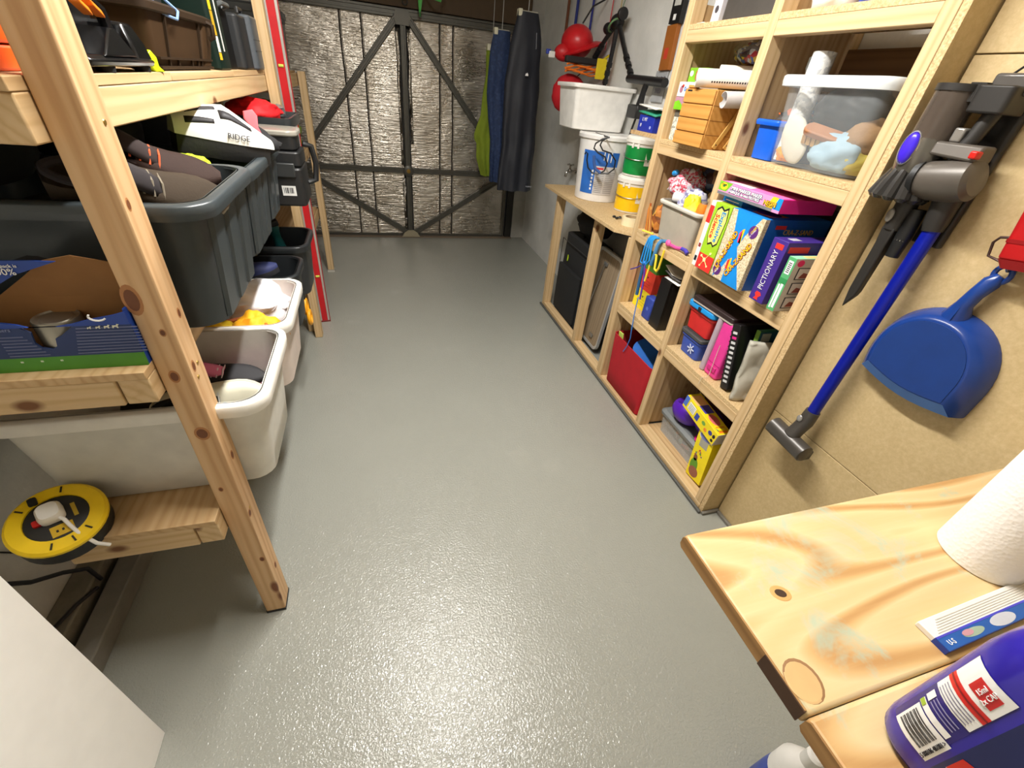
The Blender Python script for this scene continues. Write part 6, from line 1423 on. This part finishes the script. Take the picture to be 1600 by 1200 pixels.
# dock
dk = thing('wall_dock', 'dark grey charging dock screwed to the boarding above the vacuum', 'charging dock', (PX - .0015, 0.81, 1.30))
obj('dock_back', rbox_g(-.022, 0, -.036, .036, 0, .375, .008), GRD, dk, bevel=.003)
obj('dock_head', G().box(-.075, -.002, -.045, .035, .330, .372), M((96, 92, 88), .3, .4), dk, bevel=.006)
obj('cable_boot', G().tube([(-.05, .03, .30), (-.052, .028, .36)], .013, 12), GRD, dk)
obj('dock_cable', G().tube([(-.05, .028, .36), (-.05, .005, .385), (-.045, -.05, .41), (-.03, -.15, .45), (-.008, -.28, .52)], .0025, 6), BLACKP, dk)
ct = thing('crevice_tool', 'dark grey crevice nozzle clipped to the vacuum dock', 'nozzle', (1.372, 0.885, 1.08))
obj('nozzle_blade', G().loft([[(-.004, .012, 0), (.004, .012, 0), (.010, -.010, .045), (-.010, -.010, .045)], [(-.011, .015, .06), (.011, .015, .06), (.011, -.013, .06), (-.011, -.013, .06)], [(-.014, .014, .20), (.014, .014, .20), (.014, -.016, .20), (-.014, -.016, .20)], [(-.018, .016, .245), (.018, .016, .245), (.018, -.020, .245), (-.018, -.020, .245)]]), GRD, ct, bevel=.004)
obj('nozzle_collar', G().tube([(0, -.002, .24), (0, -.004, .30), (0, -.002, .335)], [.022, .026, .024], 16), GRD, ct)
obj('release_catch', G().ball((-.026, .006, .275), (.005, .010, .018), 14, 10), M((150, 146, 140), .3, .5), ct)
obj('chrome_band', G().tube([(.004, -.038, .22), (.004, -.038, .235)], .018, 16), M((190, 188, 180), .25, .8), ct)
obj('second_nozzle', G().tube([(.004, -.038, .175), (.004, -.038, .235), (.004, -.036, .30)], [.016, .019, .017], 14), BLACKP, ct)

# ---------------------------------------------------------------- dustpan
t = thing('dustpan', 'blue plastic dustpan hung by its handle on the boarding', 'dustpan', (PX - .002, 0.640, 0.935))
DB = M((24, 60, 134), .27); DB2 = M((22, 56, 122), .42); DBL = M((74, 120, 190), .45)
out = []
N = 28
for k in range(N + 1):
    a = rad(-12 + 204 * k / N)
    out.append((-.003 + .142 * math.cos(a), .085 + .185 * math.sin(a) * (1 - .12 * max(0, math.sin(a)))))
out[0] = (.131, .020); out[-1] = (-.143, .014)
lip = [(-.143 + .274 * k / 8, .014 + .006 * k / 8 - .022 * math.sin(PI * k / 8)) for k in range(1, 8)]
outline = out + lip
def sc(p, s, up): return (p[0] * s, up + (p[1] - .09) * s + .09 - up)
R0 = [(0, y, z) for y, z in outline]
R1 = [(-.012, y, z) for y, z in outline]
R2 = [(-.040, y * .93, .012 + (z - .012) * .93) for y, z in outline]
R3 = [(-.058, y * .80, .035 + (z - .012) * .80) for y, z in outline]
R4 = [(-.060, y * .76, .038 + (z - .012) * .76) for y, z in outline]
obj('pan', G().loft([R0, R1, R2, R3, R4], True, True), DB, t, angle=50)
obj('pan_floor', G().loft([[(-.0604, y * .74, .040 + (z - .012) * .74) for y, z in outline], [(-.0620, y * .74, .040 + (z - .012) * .74) for y, z in outline]]), DB2, t)
lo_ = [(-.142, .014)] + lip + [(.130, .020)]
obj('rubber_lip', G().loft([[(-.013, y, z - .001) for y, z in lo_], [(-.0425, y * .93, .0105 + (z - .012) * .93) for y, z in lo_], [(-.060, y * .79, .034 + (z - .012) * .78 + .004) for y, z in lo_]], False, False, closed=False), DBL, t)
hp = [(-.020, .004, .235), (-.030, .0, .27), (-.030, -.006, .30), (-.026, -.016, .335), (-.022, -.022, .352)]
obj('handle', G().tube(hp, [.030, .018, .017, .019, .010], 14), DB, t)
obj('hang_loop', G().tube([(-.022, -.016 + .016 * math.cos(a) - .006, .356 + .020 * math.sin(a)) for a in [2 * PI * k / 16 for k in range(17)]], .006, 8, caps=False), DB, t)
obj('handle_rib', G().loft([[(-.055, .002, .185), (-.055, -.004, .185), (-.050, -.005, .19), (-.050, .003, .19)], [(-.048, .0, .262), (-.048, -.004, .262), (-.040, -.005, .262), (-.040, .002, .262)]]), DB, t)
tag(obj('wall_hook', G().tube([(PX - .001, .610, 1.302), (PX - .035, .610, 1.302), (PX - .045, .610, 1.310)], .0028, 6), STEEL), 'steel hook holding the blue dustpan', 'hook')
# red metal box at the right edge
t = thing('red_metal_box', 'red metal box with a wire loop hung at the right edge of the boarding', 'box', (PX - .002, 0.575, 1.315), rot=(rad(-8), 0, 0))
RM = M((186, 24, 28), .35, .2)
obj('box_body', rbox_g(-.075, -.001, -.05, .05, .02, .13, .012), RM, t, bevel=.004)
obj('box_foot', G().loft([rrect(.06, .08, .01, 4, -.038, 0, z=0), rrect(.074, .10, .012, 4, -.038, 0, z=.02)]), M((150, 18, 22), .4, .2), t)
obj('band', rbox_g(-.0765, -.001, -.0515, .0515, .055, .063, .012), M((150, 18, 22), .4, .2), t)
obj('wire_loop', G().tube([(-.05, .048, .065), (-.05, .072, .062), (-.05, .080, .050), (-.05, .076, .020), (-.05, .050, .012)], .003, 8), M((70, 50, 46), .4, .6), t)

# ---------------------------------------------------------------- workbench and things on it
BM = bench_mat()
ENDG = pine(1, 'end_grain', ((120, 84, 44), (156, 116, 66), (176, 136, 84)), False)
wbn = thing('workbench', 'pine plank workbench fixed to the boarding in the near right corner', 'workbench', (0.95, 0.0, 0))
def wbb(nm, x0, x1, y0, y1, z0, z1, mat, bevel=.006, seg=3): return bb(nm, wbn, x0 - .95, x1 - .95, y0, y1, z0, z1, mat, bevel, seg=seg)
ba = wbb('plank', .476, PX - .001, .0785, .352, .902, .930, BM)
bB = wbb('plank', .472, PX - .001, -.300, .0775, .902, .9295, BM)
for (ya, yb, par, yc, xx) in ((.0785, .352, ba, .21525, .476), (-.30, .0775, bB, -.11125, .472)):
    pc = (.476 + PX - .001) / 2 if xx == .476 else (.472 + PX - .001) / 2
    g = G()
    poly = [(ya + .006, .9023), (yb - .006, .9023), (yb - .001, .908), (yb - .001, .924), (yb - .006, .9297), (ya + .006, .9297)]
    g.loft([[(xx - .0012, y, z) for y, z in poly], [(xx + .002, y, z) for y, z in poly]])
    o = obj('end_face', g, ENDG, par, smooth=False); o.location = (-pc, -yc, -.916 if par is ba else -.91575)
def knot(par, x, y, rx, ry, mat, z=.9302, px=None):
    pc, yc, zc = ((.476 + PX - .001) / 2, .21525, .916) if par is ba else ((.472 + PX - .001) / 2, -.11125, .91575)
    o = obj('knot', G().loft([[(rx * math.cos(a), ry * math.sin(a), 0) for a in [2 * PI * k / 20 for k in range(20)]], [(rx * .9 * math.cos(a), ry * .9 * math.sin(a), .0004) for a in [2 * PI * k / 20 for k in range(20)]]]), mat, par, smooth=False)
    o.location = (x - pc, y - yc, z - zc); o.rotation_euler = (0, 0, rad(-20))
knot(ba, .567, .222, .010, .007, M((60, 40, 24), .6)); knot(ba, .567, .222, .017, .013, M((206, 160, 96), .6), z=.9300)
knot(ba, .500, .112, .024, .026, M((204, 168, 114), .6)); knot(ba, .5015, .113, .0258, .0277, M((146, 108, 70), .6), z=.9300)
obj('end_knot', G().box(-.0016, .001, -.035, .035, -.0135, .0135), M((70, 44, 22), .6), ba, loc=(.4745 - (.476 + PX - .001) / 2, .118 - .21525, 0))
wbb('support_batten', .60, PX - .001, -.27, -.21, .86, .9015, WOOD, .002, 2)
wbb('support_batten', PX - .045, PX - .001, -.20, .34, .85, .9015, WOOD, .002, 2)
wbb('bench_leg', .62, .69, -.27, -.21, .001, .8595, WOOD, .002, 2)

# kitchen roll
t = thing('kitchen_roll', 'white quilted kitchen paper roll standing on the bench', 'kitchen roll', (0.995, 0.196, .9303))
qm, qn, qb = newmat('quilted_paper')
v_ = coords(qn)
vo = qn.nodes.new('ShaderNodeTexVoronoi'); vo.inputs['Scale'].default_value = 170; qn.links.new(v_, vo.inputs['Vector'])
qb.inputs['Base Color'].default_value = L((244, 242, 238)); qb.inputs['Roughness'].default_value = .85
bump(qn, qb, vo.outputs['Distance'], .35, .002)
obj('paper_winding', G().lathe([(.022, 0), (.058, 0), (.0605, .003), (.0605, .235), (.058, .238), (.022, .238)], 48, cap0=False, cap1=False), qm, t)
obj('core_tube', G().lathe([(.0205, .001), (.0218, .001), (.0218, .237), (.0205, .237), (.0205, .001)], 24, cap0=False, cap1=False), M((176, 150, 116), .7), t)

# wipes packet
d = (.30, .044, .010)
t = carton('wipes_packet', 'flat pale packet with a blue printed edge lying behind the bottle', 'packet', (.742, .088, .9303), 2, d, M((232, 228, 218), .35),
           [('top', rect(.0, .0, 1, .42), M((24, 84, 160), .35), 'blue_band'), ('top', rect(.0, .38, 1, .44), M((70, 70, 190), .4), 'violet_edge', .0009), ('top', disc(.48, .20, .10, .18), M((190, 192, 200), .4), 'silver_swoosh', .0010), ('top', disc(.24, .20, .08, .12), M((150, 170, 150), .5), 'leaf_print', .0010), ('top', disc(.20, .24, .04, .09), M((190, 140, 150), .5), 'rose_print', .0014), ('front', rect(0, 0, 1, 1), M((30, 60, 150), .4), 'blue_side'), ('left', rect(.56, 0, 1, 1), M((30, 60, 150), .4), 'blue_side')] +
           [('top', rect(.04 + .012 * k, .50 + .07 * k, .9, .525 + .07 * k), M((206, 202, 194), .4), 'print_line', .0008) for k in range(6)])
ftext(t, d, 'top', 'U-S', .06, .18, .010, WHITEINK, 0, 1, .0012)

# cleaning bottle
BOT = (.604, -.004, .9303)
t = thing('detergent_bottle', 'large violet blue cleaning bottle with barcode label on the bench', 'bottle', BOT)
VB = M((52, 40, 168), .22, .15, spec=.6)
ax, ay = .060, .064
def brr(s, z): return rrect(2 * ax * s, 2 * ay * s, .040 * s, 8, z=z)
obj('bottle_body', G().loft([brr(.80, 0), brr(.90, .004), brr(.97, .012), brr(1.0, .028), brr(1.0, .19), brr(.96, .215), brr(.84, .24), brr(.6, .262), brr(.36, .275), brr(.34, .285)]), VB, t, angle=60)
obj('cap', G().lathe([(.024, .283), (.026, .285), (.026, .32), (.022, .324)], 28), M((220, 40, 44), .35), t)
def wrap(nm, parent, s0, s1, z0, z1, mat, off=.0006, n=30, curve=None):
    """label piece on the rounded side: s = arc position 0..1 round the body"""
    ring = brr(1.0, 0); pts = [Vector(p) for p in ring] + [Vector(ring[0])]
    cum = [0]
    for a, b in zip(pts, pts[1:]): cum.append(cum[-1] + (b - a).length)
    T_ = cum[-1]
    def at(s):
        s = (s % 1.0) * T_
        for i in range(len(pts) - 1):
            if cum[i] <= s <= cum[i + 1]:
                p = pts[i].lerp(pts[i + 1], (s - cum[i]) / (cum[i + 1] - cum[i]))
                return p
        return pts[0]
    def fn(u, v):
        s = s0 + (s1 - s0) * u; z = z0 + (z1 - z0) * v
        if curve: s, z = curve(u, v)
        p = at(s); nn = Vector((p.x / ax ** 2, p.y / ay ** 2, 0)); 
        cxx = max(abs(p.x) - (ax - .04), 0) * (1 if p.x > 0 else -1); cyy = max(abs(p.y) - (ay - .04), 0) * (1 if p.y > 0 else -1)
        nn = Vector((cxx, cyy, 0)).normalized()
        return (p.x + nn.x * off, p.y + nn.y * off, z)
    return obj(nm, G().grid(n, 6, fn), mat, parent)
# arc: 0 at +x side, counter-clockwise; -x side is about 0.5, +y side about 0.25
LB = wrap('back_label', t, .30, .415, .040, .185, M((44, 34, 120), .3), .0004)
wrap('barcode_patch', LB, .322, .422, .040, .084, WHITEINK, .0010)
xs_ = 0
for k in range(26):
    z = .047 + k * .00118
    if k % 5 != 3: wrap('barcode_bar', LB, .330, .398, z, z + (.0007 if k % 3 else .0010), INK, .0014, 8)
def side_text(s, size, sarc, z, mat, ang=90, sx=1.0):
    ring = brr(1.0, 0); pts = [Vector(p) for p in ring] + [Vector(ring[0])]
    cum = [0]
    for a, b in zip(pts, pts[1:]): cum.append(cum[-1] + (b - a).length)
    q = sarc * cum[-1]
    for i in range(len(pts) - 1):
        if cum[i] <= q <= cum[i + 1]:
            p = pts[i].lerp(pts[i + 1], (q - cum[i]) / (cum[i + 1] - cum[i])); break
    cxx = max(abs(p.x) - (ax - .04), 0) * (1 if p.x > 0 else -1); cyy = max(abs(p.y) - (ay - .04), 0) * (1 if p.y > 0 else -1)
    an = math.atan2(cyy, cxx)
    text(s, size, mat, t, (p.x + .0018 * math.cos(an), p.y + .0018 * math.sin(an), z), (PI / 2, -rad(ang), an + PI / 2), sx=sx)
side_text('5 000186 481001 >', .0062, .411, .062, INK, 90, .84)
wrap('recycle_patch', LB, .318, .405, .086, .095, WHITEINK, .0010)
wrap('green_tick', LB, .318, .335, .087, .094, M((160, 190, 60), .5), .0014, 6)
side_text('Widely Recycled', .006, .372, .0905, INK, 0, 1) if False else None
for k in range(3): wrap('print_line', LB, .335, .400, .0995 + k * .005, .1012 + k * .005, M((150, 146, 190), .5), .0010, 10)
wrap('white_swirl', LB, .315, .332, .098, .112, WHITEINK, .0010, 8)
wrap('white_panel', LB, .304, .412, .118, .185, WHITEINK, .0010)
for k in range(4): wrap('print_line', LB, .318, .400, .1205 + k * .0042, .1218 + k * .0042, M((130, 126, 150), .5), .0014, 10)
wrap('red_band', LB, .304, .412, .138, .150, M((214, 40, 36), .4), .0014)
wrap('dark_red_line', LB, .304, .412, .1435, .1455, M((130, 20, 24), .4), .0018)
wrap('red_badge', LB, .345, .398, .157, .176, M((206, 40, 40), .4), .0014)
side_text('2x CAP', .007, .382, .1665, WHITEINK); side_text('15ml', .007, .366, .1665, WHITEINK)
FL = wrap('front_label', t, .435, .62, .030, .19, M((24, 34, 88), .25), .0004)
wrap('red_sweep', FL, .43, .6, .05, .12, M((206, 38, 22), .3), .0010, 24, curve=lambda u, v: (.445 + .17 * u, .060 + .026 * v * (1 + .6 * u) - .05 * u * u + .028 * u))
wrap('sweep_edge', FL, .43, .6, .05, .12, M((220, 180, 190), .3), .0012, 24, curve=lambda u, v: (.445 + .17 * u, .0588 + .0012 * v - .05 * u * u + .028 * u))
wrap('silver_oval', FL, .5, .6, .05, .1, M((170, 174, 184), .3, .4), .0016, 20, curve=lambda u, v: (.535 + .04 * math.cos(2 * PI * u) * v, .075 + .02 * math.sin(2 * PI * u) * v))
# white bottle below the bench
t = thing('spray_bottle', 'white plastic bottle with a blue base standing on the floor under the bench', 'bottle', (.915, .090, .001))
obj('bottle_body', G().lathe([(.048, 0), (.052, .006), (.052, .10), (.050, .14)], 28), M((40, 70, 170), .35), t)
obj('bottle_top', G().lathe([(.050, .1405), (.050, .20), (.034, .235), (.02, .25), (.02, .29), (.014, .295)], 28), WHITEP, t)
